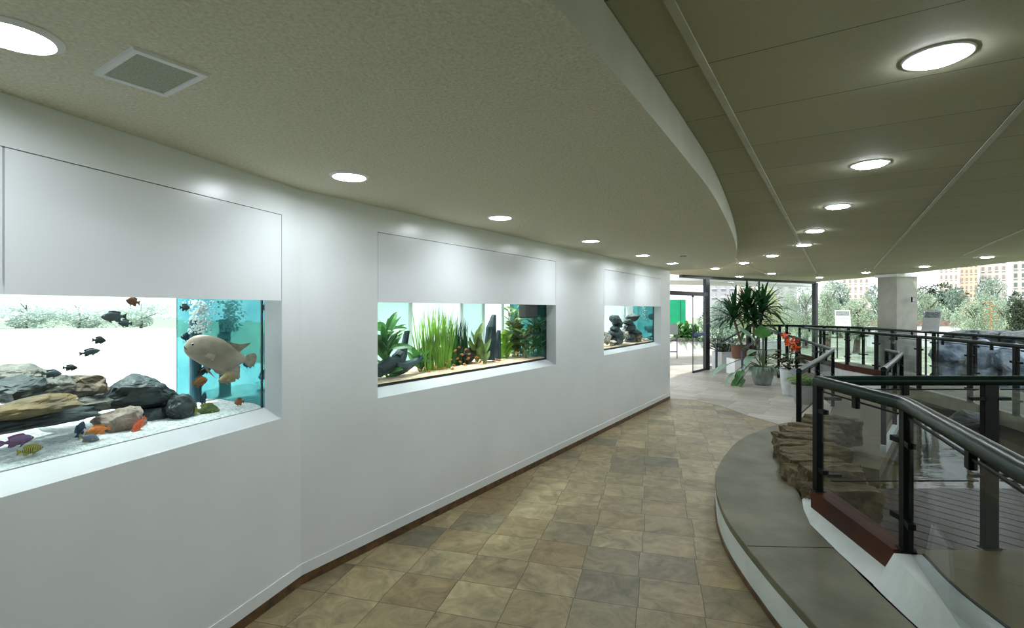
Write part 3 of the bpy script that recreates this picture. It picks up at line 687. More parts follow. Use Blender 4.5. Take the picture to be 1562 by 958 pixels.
# raised white planter inside the glass, plants in it
mb = MB(); mb.prism([(5.42, 14.02), (6.35, 14.12), (6.7, 14.5), (9.3, 16.0), (7.4, 14.95), (5.5, 14.0)], 0, .02)
t = thing('planter_box', (6.2, 13.9, 0), 'long white planter wall beside the glass door', 'planter')
mb = MB(); mb.beam((5.62, 14.0, .245), (7.2, 14.75, .245), .35, .49); mb.build('planter_wall', 'white', t)
mb = MB(); mb.beam((5.64, 14.0, .495), (7.18, 14.73, .495), .27, .02); mb.build('planter_soil', 'soil', t)

# ------------------------------------------------------------------ potted plants
rnd = random.Random(11)
def pot(t, c, prof, m, soilr, soilz):
    mb = MB(); rt, zt = prof[-1]
    full = prof+[(rt-.02, zt), (rt-.03, zt-.05), (.01, zt-.06)]
    mb.lathe(c, full, 36); mb.build('pot', m, t, smooth='auto')
    mb = MB(); mb.lathe(c, [(soilr, soilz-.02), (soilr, soilz), (.01, soilz+.01)], 24); mb.build('soil', 'soil', t)
c = V((5.48, 11.16, 0)); t = thing('potted_plant', c, 'round grey cement pot with trailing silver leaves on the pale floor', 'potted plant')
pot(t, c, [(.14, 0), (.17, .02), (.215, .18), (.225, .32), (.215, .40)], 'potgrey', .19, .37)
mb = MB(); mb2 = MB(); mb3 = MB()
for (px, py, L_, w, dr, kind) in ((1100, 560, .5, .22, .9, 1), (1117, 525, .46, .2, .3, 1), (1126, 585, .5, .34, 1.3, 0), (1150, 520, .5, .2, .8, 1), (1163, 512, .42, .34, .1, 0), (1145, 545, .4, .2, 1.2, 1), (1170, 535, .4, .16, .5, 0), (1138, 508, .4, .16, .2, 1), (1128, 572, .35, .25, 1.2, 0), (1112, 575, .4, .15, 1.4, 1), (1155, 535, .4, .24, .8, 1)):
    tip = at(px, py, 11.1+rnd.uniform(-.25, .15)); b0_ = c+V((rnd.uniform(-.06, .06), rnd.uniform(-.06, .06), .38))
    mid = (b0_+tip)/2+V((0, 0, .18)); start = tip+(mid-tip)*.35
    mb3.tube([b0_, mid*.6+b0_*.4+V((0, 0, .03)), mid, start], [.012, .010, .008, .006], 6)
    (mb if kind else mb2).blade(start, tip-start, L_, w, dr, 8, shape='heart', fold=.2)
for k in range(60):
    a = rnd.uniform(0, 2*PI); b_ = c+V((.19*math.cos(a), .19*math.sin(a), .39))
    mb.blade(b_, (math.cos(a), math.sin(a), .5), rnd.uniform(.15, .38), .035, 3.4, 6)
mb3.build('stems', 'stem', t); mb.build('pale_leaves', 'leaf_silver', t); mb2.build('green_leaves', 'leaf_mid', t)
c = V((5.35, 9.87, 0)); t = thing('potted_plant', c, 'tall white pot with dark maroon leaves and orange red flowers', 'potted plant')
pot(t, c, [(.10, 0), (.105, .02), (.135, .25), (.15, .42), (.155, .50)], 'potwhite', .13, .47)
mb = MB(); mb2 = MB(); mb3 = MB(); mb4 = MB()
for k in range(70):
    a = rnd.uniform(0, 2*PI); r_ = rnd.uniform(0, .24); b_ = c+V((r_*math.cos(a), r_*math.sin(a), .52+rnd.uniform(0, .26)))
    (mb if k % 3 else mb4).blade(b_, (math.cos(a), math.sin(a), rnd.uniform(-.1, .7)), rnd.uniform(.13, .24), rnd.uniform(.06, .1), 1.2, 6, shape='oval')
for k in range(7):
    a = rnd.uniform(0, 2*PI); tipz = rnd.uniform(.88, 1.12); q = c+V((.10*math.cos(a)+.03, .1*math.sin(a), tipz))
    mb3.tube([c+V((0, 0, .48)), c+V((.04*math.cos(a), .04*math.sin(a), .75)), q], .006, 5)
    for j in range(9):
        u_ = V((rnd.gauss(0, 1), rnd.gauss(0, 1), rnd.gauss(.3, 1))).normalized(); mb2.blade(q+u_*.02, u_, .08, .05, .5, 4, shape='oval', twist=rnd.uniform(0, 3))
mb.build('dark_foliage', 'leaf_maroon', t); mb4.build('green_foliage', 'leaf_dark', t); mb3.build('stems', 'stem', t); mb2.build('flowers', 'petal', t)
mb = MB()
for k in range(8):
    a = PI+rnd.uniform(-.9, .9); mb.blade(c+V((-.16, 0, .72+rnd.uniform(-.1, .12))), (math.cos(a), math.sin(a), .4), .16, .08, 1., 5, shape='oval')
mb.build('yellow_leaves', 'yellowleaf', t)
c = V((5.11, 8.92, 0)); t = thing('potted_plant', c, 'smooth grey pot of pale green leaves behind the railing post', 'potted plant')
pot(t, c, [(.145, 0), (.15, .015), (.19, .2), (.205, .34)], 'potsmooth', .18, .31)
mb = MB()
for k in range(60):
    a = rnd.uniform(0, 2*PI); r_ = rnd.uniform(0, .16); b_ = c+V((r_*math.cos(a)-.05, r_*math.sin(a), .33+rnd.uniform(0, .15)))
    mb.blade(b_, (math.cos(a), math.sin(a), rnd.uniform(0, 1)), rnd.uniform(.08, .18), .06, 1.2, 5, shape='oval')
mb.build('foliage', 'leaf_bright', t)
mb = MB()
for k in range(60):
    a = rnd.uniform(0, 2*PI); b_ = c+V((.12+rnd.uniform(-.1, .1), rnd.uniform(-.1, .1), .33+rnd.uniform(0, .12)))
    mb.blade(b_, (math.cos(a), math.sin(a), rnd.uniform(0, 1)), rnd.uniform(.05, .12), .03, 1.4, 4, shape='oval')
mb.build('silver_foliage', 'leaf_silver', t)
c = V((6.08, 13.02, 0)); t = thing('strap_leaf_plant', c, 'tall plant with long dark strap leaves rising behind the railing', 'plant')
mb = MB(); mb2 = MB()
for (ox, oy, zz, n_) in ((-.42, 0, 1.42, 44), (-.02, .1, 1.6, 48), (.30, -.05, 1.6, 48), (.05, -.1, 1.3, 34)):
    q = c+V((ox, oy, zz)); mb2.tube([c+V((ox*.25, oy*.3, .4)), c+V((ox*.6, oy, zz*.6)), q], [.04, .032, .03], 8)
    for k in range(n_):
        a = k*2.4; el = 1.5-k/n_*1.7
        mb.blade(q, (math.cos(a)*math.cos(el), math.sin(a)*math.cos(el), math.sin(el)), rnd.uniform(.6, .95), .085, rnd.uniform(.5, 1.7), 8, shape='lance')
mb.build('leaves', 'leaf_dark', t); mb2.build('trunks', 'bark', t)
mb = MB(); mb.lathe((c.x-.25, c.y, .40), [(.14, 0), (.19, .02), (.23, .3), (.24, .34), (.2, .34), (.19, .29), (.01, .28)], 30); mb.build('pot', 'terracotta', t, smooth='auto')
mb = MB(); mb.box((c.x-.25, c.y, .2), (.5, .5, .4)); mb.build('pot_plinth', 'white', t)
c = V((5.78, 14.05, .49)); t = thing('wiry_shrub', c, 'wiry pale twiggy shrub in the white planter by the blue handrail', 'shrub')
mb = MB(); mb2 = MB()
for k in range(90):
    a = rnd.uniform(0, 2*PI); e = rnd.uniform(.2, 1.4); p0 = c+V((rnd.uniform(-.1, .3), rnd.uniform(-.1, .1), 0)); L_ = rnd.uniform(.2, .62)
    dv = V((math.cos(a)*math.cos(e), math.sin(a)*math.cos(e), math.sin(e)))
    q = p0+dv*L_; mb.tube([p0, p0+dv*L_*.5+V((0, 0, .03)), q], [.012, .008, .004], 4)
    for j in range(5): mb2.blade(p0+dv*L_*rnd.uniform(.4, 1), (rnd.uniform(-1, 1), rnd.uniform(-1, 1), rnd.uniform(-.3, 1)), .1, .03, .5, 3)
mb.build('twigs', 'bark', t); mb2.build('leaves', 'leaf_silver', t)

# ------------------------------------------------------------------ aquariums
def qbox(mb, w, s0, s1, p0, p1, z0, z1, mi=0):
    vs = [wp(w, s, p, z) for p in (p0, p1) for z in (z0, z1) for s in (s0, s1)]
    return mb.add(vs, [(0, 1, 3, 2), (4, 6, 7, 5), (0, 2, 6, 4), (1, 5, 7, 3), (0, 4, 5, 1), (2, 3, 7, 6)], mi)
def tank(w, s0, s1, D, label, sand, zs, right_is_s0, endmat, sandlabel, basem='silicone'):
    t = thing('aquarium', wp(w, (s0+s1)/2, .2, .95), label, 'aquarium')
    z0, z1 = .98, 1.80
    e0, e1 = s0-.012, s1+.012
    mb = MB(); qbox(mb, w, e0, e1, .121, .131, z0+.04, z1); mb.build('front_glass', 'tankglass', t)
    mb = MB(); qbox(mb, w, e0, e1, D, D+.01, z0+.04, z1); mb.build('back_glass', 'tankglass', t)
    r0, r1 = (e0-.014, e0) if right_is_s0 else (e1, e1+.014)
    l0, l1 = (e1, e1+.014) if right_is_s0 else (e0-.014, e0)
    mb = MB(); qbox(mb, w, r0, r1, .121, D+.01, z0+.04, z1); mb.build('end_panel', endmat, t)
    mb = MB(); qbox(mb, w, l0, l1, .121, D+.01, z0+.04, z1); mb.build('end_panel', 'tealpale', t)
    mb = MB(); qbox(mb, w, e0-.014, e1+.014, .121, D+.01, z0, z0+.04); qbox(mb, w, e0, e1, .1195, .1215, z0+.04, zs-.012); mb.build('tank_base', basem, t)
    mb = MB()
    rs = s0 if right_is_s0 else s1
    k = 1 if right_is_s0 else -1
    qbox(mb, w, min(rs, rs+.007*k), max(rs, rs+.007*k), .132, .142, z0+.05, z1); mb.build('corner_seal', 'silicone', t)
    mb = MB(); qbox(mb, w, e0+.003, e1-.003, .134, D-.003, zs-.03, 1.76); mb.build('water', 'watertint', t)
    # sand bed
    mb = MB(); ns, npp = 40, 10
    f = lambda i, j: wp(w, e0+.002+(e1-e0-.004)*i/ns, .1335+(D-.136)*j/npp, zs+(.012*noise.noise(V((i*.37, j*.5, s0*5)))+.022*j/npp if j else (-.004 if w == 'A' else -.015)))
    vs = [f(i, j) for i in range(ns+1) for j in range(npp+1)]
    fs = [(i*(npp+1)+j, (i+1)*(npp+1)+j, (i+1)*(npp+1)+j+1, i*(npp+1)+j+1) for i in range(ns) for j in range(npp)]
    mb.add(vs, fs); qbox(mb, w, e0+.002, e1-.002, .1335, D-.003, z0+.041, zs-(.02 if w == 'A' else .014))
    so = mb.build('aquarium_sand', sand, smooth=False); tag(so, sandlabel, 'sand', kind='stuff')
    # unseen area light added over the water, behind the cover panel
    la = bpy.data.lights.new('unseen_tank_light', 'AREA'); la.shape = 'RECTANGLE'; la.size = (s1-s0)*.9; la.size_y = .25; la.energy = 0; la.color = (.95, 1, .99); la.spread = math.radians(75)
    lo = bpy.data.objects.new('unseen_tank_light', la); COL.objects.link(lo); lo.location = wp(w, (s0+s1)/2, .44, 2.12)
    d = WALL[w][0]; lo.rotation_euler = (0, 0, math.atan2(d.y, d.x))
    return t, la
T1, L1 = tank('B', .157, 2.76, .79, 'large aquarium with rocks, white sand and a big pale fish', 'sandwhite', 1.098, True, 'teal', 'white coral sand in the rocky aquarium', 'sandgrey')
T2, L2 = tank('A', .5975, 3.198, .62, 'planted aquarium with green grasses and dark driftwood', 'sandtan', 1.105, False, 'teal', 'tan sand in the planted aquarium')
T3, L3 = tank('A', 4.546, 7.05, .50, 'small-looking far aquarium with two dark rock towers', 'sandtan', 1.10, False, 'teal', 'pale tan sand in the far aquarium')
L1.energy = 9; L2.energy = 16; L3.energy = 12

def rock(px, py, wpx, hpx, p, depth, m, seed, label, w='B', rz=0., amp=.06, box=False, tank='tank'):
    c = tp(w, px, py, p); k = pxm(w, px, p); d = WALL[w][0]
    mb = MB(); rockmesh(mb, c, (wpx/k, depth, hpx/FPX*c.y), seed, math.atan2(d.y, d.x)+rz, n=30, sub=3, amp=amp*1.5, box=box)
    o = mb.build('aquarium_rock', m, loc=c); tag(o, label, 'rock', 'rocks in the rocky aquarium' if w == 'B' else None)
    return o
R1 = [(24, 573, 110, 40, .62, .26, 'rock_grey', 1, 'pale grey flat rock at the top left of the rock pile'),
      (20, 594, 120, 40, .46, .2, 'rock_dark', 2, 'dark rock under the pale one at the left of the pile'),
      (84, 590, 66, 40, .48, .2, 'rock_grey', 3, 'olive grey rock between the pale flat rock and the tan boulder'),
      (132, 588, 72, 38, .44, .2, 'rock_tan', 4, 'rounded tan grey boulder in the middle of the pile'),
      (216, 601, 124, 60, .42, .26, 'rock_dark', 15, 'largest black rock, right side of the rock pile'),
      (48, 622, 172, 40, .27, .17, 'rock_ochre', 6, 'broad ochre slab with a rough grey top'),
      (140, 616, 60, 26, .38, .16, 'rock_grey', 7, 'small grey rock lying under the tan boulder'),
      (60, 640, 240, 30, .33, .16, 'rock_dark', 8, 'long dark slab tilted under the ochre slab'),
      (184, 643, 70, 50, .30, .16, 'rock_brown', 9, 'brown and white patched rock under the black rock'),
      (276, 622, 48, 44, .27, .14, 'rock_dark', 10, 'dark olive rock at the right foot of the pile'),
      (238, 635, 60, 34, .36, .14, 'rock_dark', 13, 'low black rock lying behind the orange red fish')]
for r in R1: rock(*r)
# pipe and bubbles
def pipe(w, px, y0, y1, p, r, label):
    a, b = tp(w, px, y0, p), tp(w, px, y1, p); mb = MB(); mb.tube([a, b], r, 16)
    mb.tube([b+V((0, 0, .02)), b+V((0, 0, .0))], r*1.15, 16)
    tag(mb.build('filter_pipe', 'pipe'), label, 'pipe')
pipe('B', 298, 488, 616, .53, .032, 'dark blue upright pipe in the corner behind the big pale fish')
def bubbles(w, px, y0, y1, p, wd, n, label, seed):
    rn = random.Random(seed); mb = MB(); a, b = tp(w, px, y0, p), tp(w, px, y1, p); d = WALL[w][0]
    for k in range(n):
        z = a.z+(b.z-a.z)*rn.random(); q = a+d*rn.gauss(0, wd*.45)+WALL[w][1]*rn.gauss(0, .02)
        mb.ball((q.x, q.y, z), rn.uniform(.003, .008), 3)
    o = mb.build('air_bubbles', 'bubbles'); tag(o, label, 'bubbles', kind='stuff')
bubbles('B', 304, 458, 508, .49, .07, 420, 'column of white air bubbles above the blue pipe', 1)
bubbles('A', 672, 464, 490, .52, .05, 160, 'rising air bubbles above the tall green grass', 2)
bubbles('A', 951, 466, 490, .3, .06, 160, 'white bubble stream between the rock towers', 3)
bubbles('A', 983, 467, 487, .3, .06, 160, 'white bubble stream near the end of the far tank', 4)

# ---- fish: one continuous body with its fins, head towards +X, length 1 before scaling
def fishmesh(name, mats, H=.40, Wd=.17, kind='cichlid'):
    mb = MB(); n = 14
    if kind == 'gourami':
        prof = [(.500, .035, -.025), (.490, .080, -.060), (.462, .140, -.095), (.42, .185, -.125), (.36, .216, -.155), (.30, .232, -.180), (.22, .240, -.215), (.12, .238, -.245), (.02, .215, -.265), (-.08, .175, -.265), (-.17, .120, -.225), (-.25, .070, -.150), (-.31, .045, -.09), (-.345, .04, -.07)]
        wid = [.02, .05, .08, .10, .115, .12, .12, .115, .105, .09, .07, .045, .03, .02]
    else:
        prof = [(.50, .0, -.03), (.48, .06, -.10), (.44, .17, -.20), (.38, .29, -.31), (.30, .41, -.42), (.20, .49, -.49), (.08, .50, -.50), (-.04, .45, -.46), (-.14, .37, -.37), (-.22, .26, -.26), (-.28, .18, -.19), (-.32, .145, -.15), (-.35, .14, -.14)]
        prof = [(x, u*H, d*H) for x, u, d in prof]
        wid = [w*Wd for w in (.1, .3, .5, .7, .88, 1, 1, .92, .75, .52, .32, .2, .14)]
    vs = []
    for (x, u, d), wd in zip(prof, wid):
        c, h = (u+d)/2, (u-d)/2
        vs += [(x, wd/2*math.sin(2*PI*k/n), c+h*math.cos(2*PI*k/n)) for k in range(n)]
    P = len(prof)
    fs = [(i*n+k, i*n+(k+1) % n, (i+1)*n+(k+1) % n, (i+1)*n+k) for i in range(P-1) for k in range(n)]+[tuple(range(n))[::-1], tuple((P-1)*n+k for k in range(n))]
    mb.add(vs, fs, 0)
    def fin(pts, th=.010, mi=1):
        m_ = len(pts); a = [(x, -th/2, z) for x, z in pts]; b = [(x, th/2, z) for x, z in pts]
        mb.add(a+b, [tuple(range(m_)), tuple(range(m_, 2*m_))[::-1]]+[(i, (i+1) % m_, m_+(i+1) % m_, m_+i) for i in range(m_)], mi)
    if kind == 'gourami':
        fin([(-.33, .035), (-.38, .085), (-.45, .11), (-.49, .07), (-.50, .0), (-.485, -.07), (-.44, -.12), (-.385, -.10), (-.335, -.065)])
        fin([(-.02, .215), (-.10, .20), (-.22, .20), (-.36, .262), (-.31, .18), (-.262, .12), (-.235, .07), (-.15, .11)])
        fin([(.06, -.25), (0., -.30), (-.12, -.325), (-.25, -.335), (-.335, -.34), (-.325, -.24), (-.30, -.12), (-.25, -.13), (-.1, -.24)])
        fin([(.20, -.21), (.12, -.30), (-.02, -.38), (.08, -.29), (.14, -.22)])
        ey = (.395, .062); er = .027
        mb.tube([(.502, -.012, .004), (.485, -.036, -.012), (.462, -.048, -.03)], .007, 5, 3); mb.tube([(.502, .012, .004), (.485, .036, -.012), (.462, .048, -.03)], .007, 5, 3)
    else:
        fin([(-.33, .13*H*1.0), (-.40, .24*H), (-.50, .36*H), (-.475, .12*H), (-.47, -.12*H), (-.50, -.36*H), (-.40, -.24*H), (-.33, -.13*H)])
        fin([(.24, .46*H), (.18, .62*H), (.02, .66*H), (-.14, .60*H), (-.27, .52*H), (-.25, .34*H), (-.24, .22*H), (-.1, .38*H), (.08, .48*H)])
        fin([(-.02, -.45*H), (-.08, -.60*H), (-.22, -.62*H), (-.27, -.50*H), (-.24, -.22*H), (-.14, -.34*H)])
        fin([(.22, -.46*H), (.12, -.70*H), (.06, -.72*H), (.12, -.47*H)])
        ey = (.40, .08*H); er = .028
    for sgn in (-1, 1):                   # pectoral fin and eye on each flank
        wy = (.048 if kind == 'gourami' else Wd*.38)*sgn
        mb.add([(.22, wy, -.02), (.22, wy*1.15, -.09*H*2), (.08, wy*1.7, -.15*H*2), (.06, wy*1.8, -.02)], [(0, 1, 2, 3)], 1)
        we = (.042 if kind == 'gourami' else Wd*.30)*sgn
        mb.ball((ey[0], we, ey[1]), er, 5, 2, (1, .5, 1)); mb.ball((ey[0]+.003, we+sgn*er*.32, ey[1]), er*.62, 5, 3, (1, .5, 1))
    me_o = mb.build(name, mats, smooth='auto')
    return me_o
FM = {}
def fmat(n, c, c2=None, fin=None, kind=None, stripe=None):
    b = stripemat('fish_'+n, c, c2, stripe[0], stripe[1] if len(stripe) > 1 else 0) if stripe else mat('fish_'+n, c, .35, var=.25, scale=9, col2=c2)
    f = mat('fin_'+n, fin or c, .4, var=.2, scale=14, transl=.3)
    FM[n] = [b, f, 'eye_white', 'eye_dark']
fmat('grey', (.10, .14, .16), (.05, .075, .085)); fmat('dark', (.03, .04, .045), (.012, .02, .025))
fmat('orange', (.75, .22, .03), (.55, .12, .02), (.7, .25, .05)); fmat('rust', (.38, .13, .03), (.18, .07, .03), (.4, .15, .05))
fmat('tan', (.34, .24, .10), (.2, .15, .09), (.55, .5, .3)); fmat('red', (.80, .14, .04), (.6, .09, .03), (.8, .2, .08))
fmat('purple', (.16, .10, .30), (.22, .10, .10), (.30, .12, .30)); fmat('yellowbar', (.42, .36, .05), (.05, .05, .03), (.45, .40, .06), stripe=(5.,))
fmat('green', (.16, .20, .05), (.03, .06, .03), (.35, .36, .06)); fmat('violetgrey', (.20, .22, .26), (.12, .13, .2), (.35, .33, .15))
fmat('blue', (.02, .06, .11), (.01, .03, .05), (.03, .08, .16)); fmat('pale', (.43, .345, .285), (.31, .27, .205), (.47, .39, .31))
fmat('ember', (.62, .20, .03), (.42, .13, .03), (.6, .28, .08))
protos = {}
def fish(px, py, lpx, face, colour, p, label, w='B', pitch=0., yaw=0., H=.40, Wd=.16, kind='cichlid', name='cichlid_fish', group=None):
    key = (colour, H, Wd, kind, name)
    if key not in protos: protos[key] = fishmesh(name, FM[colour], H, Wd, kind); o = protos[key]
    else: o = protos[key].copy(); COL.objects.link(o)
    c = tp(w, px, py, p); L_ = lpx/pxm(w, px, p)
    d = WALL[w][0]; hd = d if (d.x > 0) == (face > 0) else -d
    o.location = c; o.scale = (L_,)*3
    o.rotation_euler = (0, -pitch, math.atan2(hd.y, hd.x)+yaw)
    tag(o, label, 'fish', group); return o
G1 = 'cichlids in the rocky aquarium'
gh, gt = tp('B', 281, 529, .40), tp('B', 391, 550, .150)
go = fishmesh('gourami_fish', FM['pale'], kind='gourami'); gv = gh-gt; go.location = (gh+gt)/2; go.scale = (gv.length,)*3
go.rotation_euler = (0, -math.asin(gv.z/gv.length), math.atan2(gv.y, gv.x))
tag(go, 'big pale pinkish fish with small upturned mouth near the teal tank end', 'fish')
for (px, py, l, fc_, colr, p, pi_, lab, H) in (
    (203, 460, 22, -1, 'rust', .30, .2, 'rust orange fish at the very top edge of the rocky tank', .5),
    (174, 483, 40, -1, 'grey', .30, 0, 'larger grey fish high before the bright back window', .36),
    (191, 493, 22, -1, 'grey', .34, .1, 'small grey fish just under the larger grey one', .44),
    (151, 519, 22, 1, 'dark', .32, -.1, 'dark fish alone in the middle of the bright window view', .45),
    (137, 537, 33, 1, 'grey', .30, .12, 'slim grey fish below the dark fish, tail pointing left', .30),
    (107, 561, 24, 1, 'dark', .34, -.1, 'dark fish skimming above the tan boulder', .36),
    (79, 570, 32, 1, 'grey', .36, -.1, 'grey fish with pale belly hovering over the rock pile', .38),
    (282, 469, 16, 1, 'dark', .40, 0, 'tiny dark fish at the top left of the bubble column', .5),
    (287, 514, 24, -1, 'blue', .56, .1, 'blue grey fish half hidden behind the big pale head', .38),
    (305, 582, 24, 1, 'rust', .30, .12, 'orange brown fish below the big pale fish, by the pipe', .48),
    (350, 576, 34, -1, 'tan', .23, -.1, 'yellowish tan fish right under the big pale belly', .34),
    (312, 565, 22, 1, 'dark', .40, .2, 'black fish between the pipe and the big pale belly', .38),
    (365, 613, 15, -1, 'rust', .20, .1, 'small brown orange fish low near the teal tank end', .5),
    (316, 626, 40, 1, 'green', .22, -.16, 'dark green fish with yellow tail low on the white sand', .38),
    (150, 656, 40, -1, 'orange', .20, .0, 'bright orange fish with forked tail over the sand', .34),
    (212, 648, 30, -1, 'red', .20, -.75, 'orange red fish diving beside the brown patched rock', .40),
    (136, 668, 34, 1, 'violetgrey', .19, -.35, 'violet grey fish with yellow tail below the orange fish', .38),
    (122, 655, 28, 1, 'blue', .23, 1.2, 'dark blue fish pointing upward beside the orange fish', .45),
    (26, 672, 54, 1, 'purple', .20, 0., 'purple and blue fish at the lower left of the tank', .34),
    (46, 686, 42, 1, 'yellowbar', .17, 0., 'yellow fish with dark bars low at the left corner', .36),
    (310, 609, 20, 1, 'blue', .30, 1.3, 'small blue fish hanging upright by the foot of the pipe', .40)):
    fish(px, py, l, fc_, colr, p, lab, pitch=pi_, H=H, group=G1)

# ---- planted tank
def floorz(px, w, p, z):                 # a spot on the sand
    q = tp(w, px, HY, p); return V((q.x, q.y, z))
def aqplant(name, px, p, label, mt, fn, w='A', z=1.108):
    c = floorz(px, w, p, z); mb = MB(); fn(mb, c); o = mb.build(name, mt, loc=c); return tag(o, label, 'aquatic plant')
dA = DA
def topz(py, c): return EYE+(HY-py)/FPX*c.y
def sword(H_, n_, L_, wd, seed, lean=.5):
    def fn(mb, c):
        rn = random.Random(seed)
        for k in range(n_):
            a = k*2.4; zz = H_*(k/n_)**.9
            b_ = c+V((0, 0, zz*.75)); e = rn.uniform(.15, 1.1) if lean else rn.uniform(.8, 1.35)
            dv = dA*math.cos(a)*math.cos(e)+NA*math.sin(a)*math.cos(e)*.5+V((0, 0, math.sin(e)))
            mb.blade(b_, dv, L_*rn.uniform(.7, 1.1), wd*rn.uniform(.8, 1.2), rn.uniform(.2, .8) if lean else rn.uniform(.05, .3), 6, shape='oval', twist=.8)
        mb.tube([c, c+V((0, 0, H_*.8))], [.008, .004], 6)
    return fn
def grass(H_, n_, spread, seed, wd=.012):
    def fn(mb, c):
        rn = random.Random(seed)
        for k in range(n_):
            b_ = c+dA*rn.uniform(-spread, spread)+NA*rn.uniform(-.05, .05)
            mb.blade(b_, dA*rn.gauss(0, .10)+NA*rn.gauss(0, .05)+V((0, 0, 1)), H_*rn.uniform(.55, 1.05), wd, rn.uniform(-.02, .10), 7, shape='strap', twist=rn.uniform(.4, 1.4), fold=.1)
    return fn
def stemplant(H_, n_, L_, wd, seed, spread=.04):
    def fn(mb, c):
        rn = random.Random(seed)
        for j in range(n_):
            b_ = c+dA*rn.uniform(-spread, spread)+NA*rn.uniform(-.05, .05); lean = dA*rn.uniform(-.18, .18)
            h = H_*rn.uniform(.7, 1); top = b_+V((0, 0, h))+lean*h
            mb.tube([b_, (b_+top)/2+lean*.05, top], .004, 5)
            for k in range(14):
                t_ = .15+.85*k/13; a = k*2.4+j
                q = b_.lerp(top, t_); mb.blade(q, dA*math.cos(a)+NA*math.sin(a)*.6+V((0, 0, .6)), L_*rn.uniform(.7, 1.2), wd, .6, 5, shape='lance', twist=.5)
    return fn
aqplant('sword_plant', 590, .30, 'broad-leaved green plant at the left end of the planted tank', 'leaf_mid', sword(.54, 34, .23, .052, 1))
aqplant('sword_plant', 640, .34, 'wide pale green leaves leaning beside the driftwood', 'leaf_mid', sword(.22, 9, .20, .055, 2))
aqplant('grass_plant', 664, .34, 'tall bright green grass clump in the middle of the planted tank', 'leaf_bright', grass(.58, 170, .18, 3, .013))
aqplant('grass_plant', 686, .40, 'thinner green grass clump just right of the bright one', 'leaf_mid', grass(.50, 100, .12, 31, .012))
aqplant('dark_grass_plant', 702, .40, 'dark green grass clump standing over the black mound', 'leaf_dark', grass(.45, 90, .10, 4))
aqplant('leafy_plant', 726, .36, 'olive broad leaves right of the black mound', 'leaf_olive', sword(.30, 9, .24, .06, 5, 0))
aqplant('leafy_plant', 738, .28, 'small olive leaves near the blue black posts', 'leaf_olive', sword(.16, 7, .18, .05, 51, 0))
aqplant('leafy_plant', 771, .40, 'light green bushy plant right of the blue black posts', 'leaf_bright', sword(.34, 34, .13, .055, 6))
aqplant('stem_plant', 787, .38, 'tall olive green stem plant before the dark filter box', 'leaf_olive', stemplant(.58, 10, .12, .032, 7, .10))
aqplant('stem_plant', 804, .28, 'bushy stem plant under the dark filter box', 'leaf_olive', stemplant(.34, 6, .13, .026, 8, .12))
aqplant('stem_plant', 819, .21, 'green stem plant by the right end of the planted tank', 'leaf_mid', stemplant(.46, 4, .13, .022, 9, .05))
def wood(name, label, mt, pts_r, w='A'):
    mb = MB()
    for pts in pts_r:
        mb.tube([tp(w, a, b, c) for a, b, c, r in pts], [r for *_, r in pts], 9)
    o = mb.build(name, mt, smooth=False)
    for v in o.data.vertices:
        k = noise.fractal(v.co*14, 1, 2, 3); v.co = v.co+V((k, noise.noise(v.co*17), k*.6))*.014
    return tag(o, label, 'driftwood')
wood('driftwood', 'blue black forked driftwood at the left of the planted tank', 'driftwood',
     [[(577, 567, .25, .05), (592, 556, .27, .06), (608, 553, .30, .06), (614, 540, .31, .045), (618, 522, .32, .028), (621, 505, .32, .02)],
      [(600, 560, .25, .055), (616, 560, .27, .05), (630, 554, .3, .03), (643, 546, .31, .022)], [(604, 548, .3, .05), (612, 536, .3, .035), (606, 545, .28, .03)]])
wood('driftwood', 'tall blue black wood post in the planted tank', 'driftwood', [[(748, 549, .32, .055), (748, 520, .32, .058), (750, 500, .32, .05), (753, 481, .32, .022)]])
wood('driftwood', 'shorter blue black wood stump beside the tall post', 'driftwood', [[(757, 547, .36, .05), (759, 525, .36, .045), (761, 504, .36, .022)]])
c = tp('A', 707, 542, .42); mb = MB(); rockmesh(mb, c, (.34, .2, .26), 77, 1., amp=.12); tag(mb.build('black_mound', 'wood_dark'), 'black root mound under the dark grass in the planted tank', 'driftwood')
mb = MB(); q = tp('A', 806, 475, .25); mb.box((q.x, q.y, 1.66), (.25, .10, .21), math.atan2(DA.y, DA.x)); mb.box((q.x, q.y, 1.66), (.21, .12, .17), math.atan2(DA.y, DA.x))
tag(mb.build('filter_box', 'filter', bevel=.01), 'dark square filter box hanging at the top of the planted tank', 'filter')
rn = random.Random(5); k = 0
spots = [(694, 535), (705, 541), (698, 547), (711, 533), (688, 549), (714, 547), (702, 552), (709, 556), (681, 554), (692, 557), (700, 530), (716, 540),
         (664, 560), (671, 563), (678, 561), (684, 566), (655, 566), (648, 562), (640, 564), (690, 563), (725, 553), (733, 551), (741, 553), (752, 552), (762, 550), (727, 545), (668, 570), (788, 538)]
where = ['before the dark grass', 'low over the tan sand', 'right of the black mound']
for (px, py) in spots:
    grp = 'tiny orange fish in the planted tank'
    fish(px, py, rn.uniform(4.5, 6.5), rn.choice((-1, 1)), 'ember', rn.uniform(.18, .30), 'tiny orange fish swimming low among the plants of the planted aquarium', w='A', pitch=rn.uniform(-.3, .3), H=.34, name='tetra_fish', group=grp)
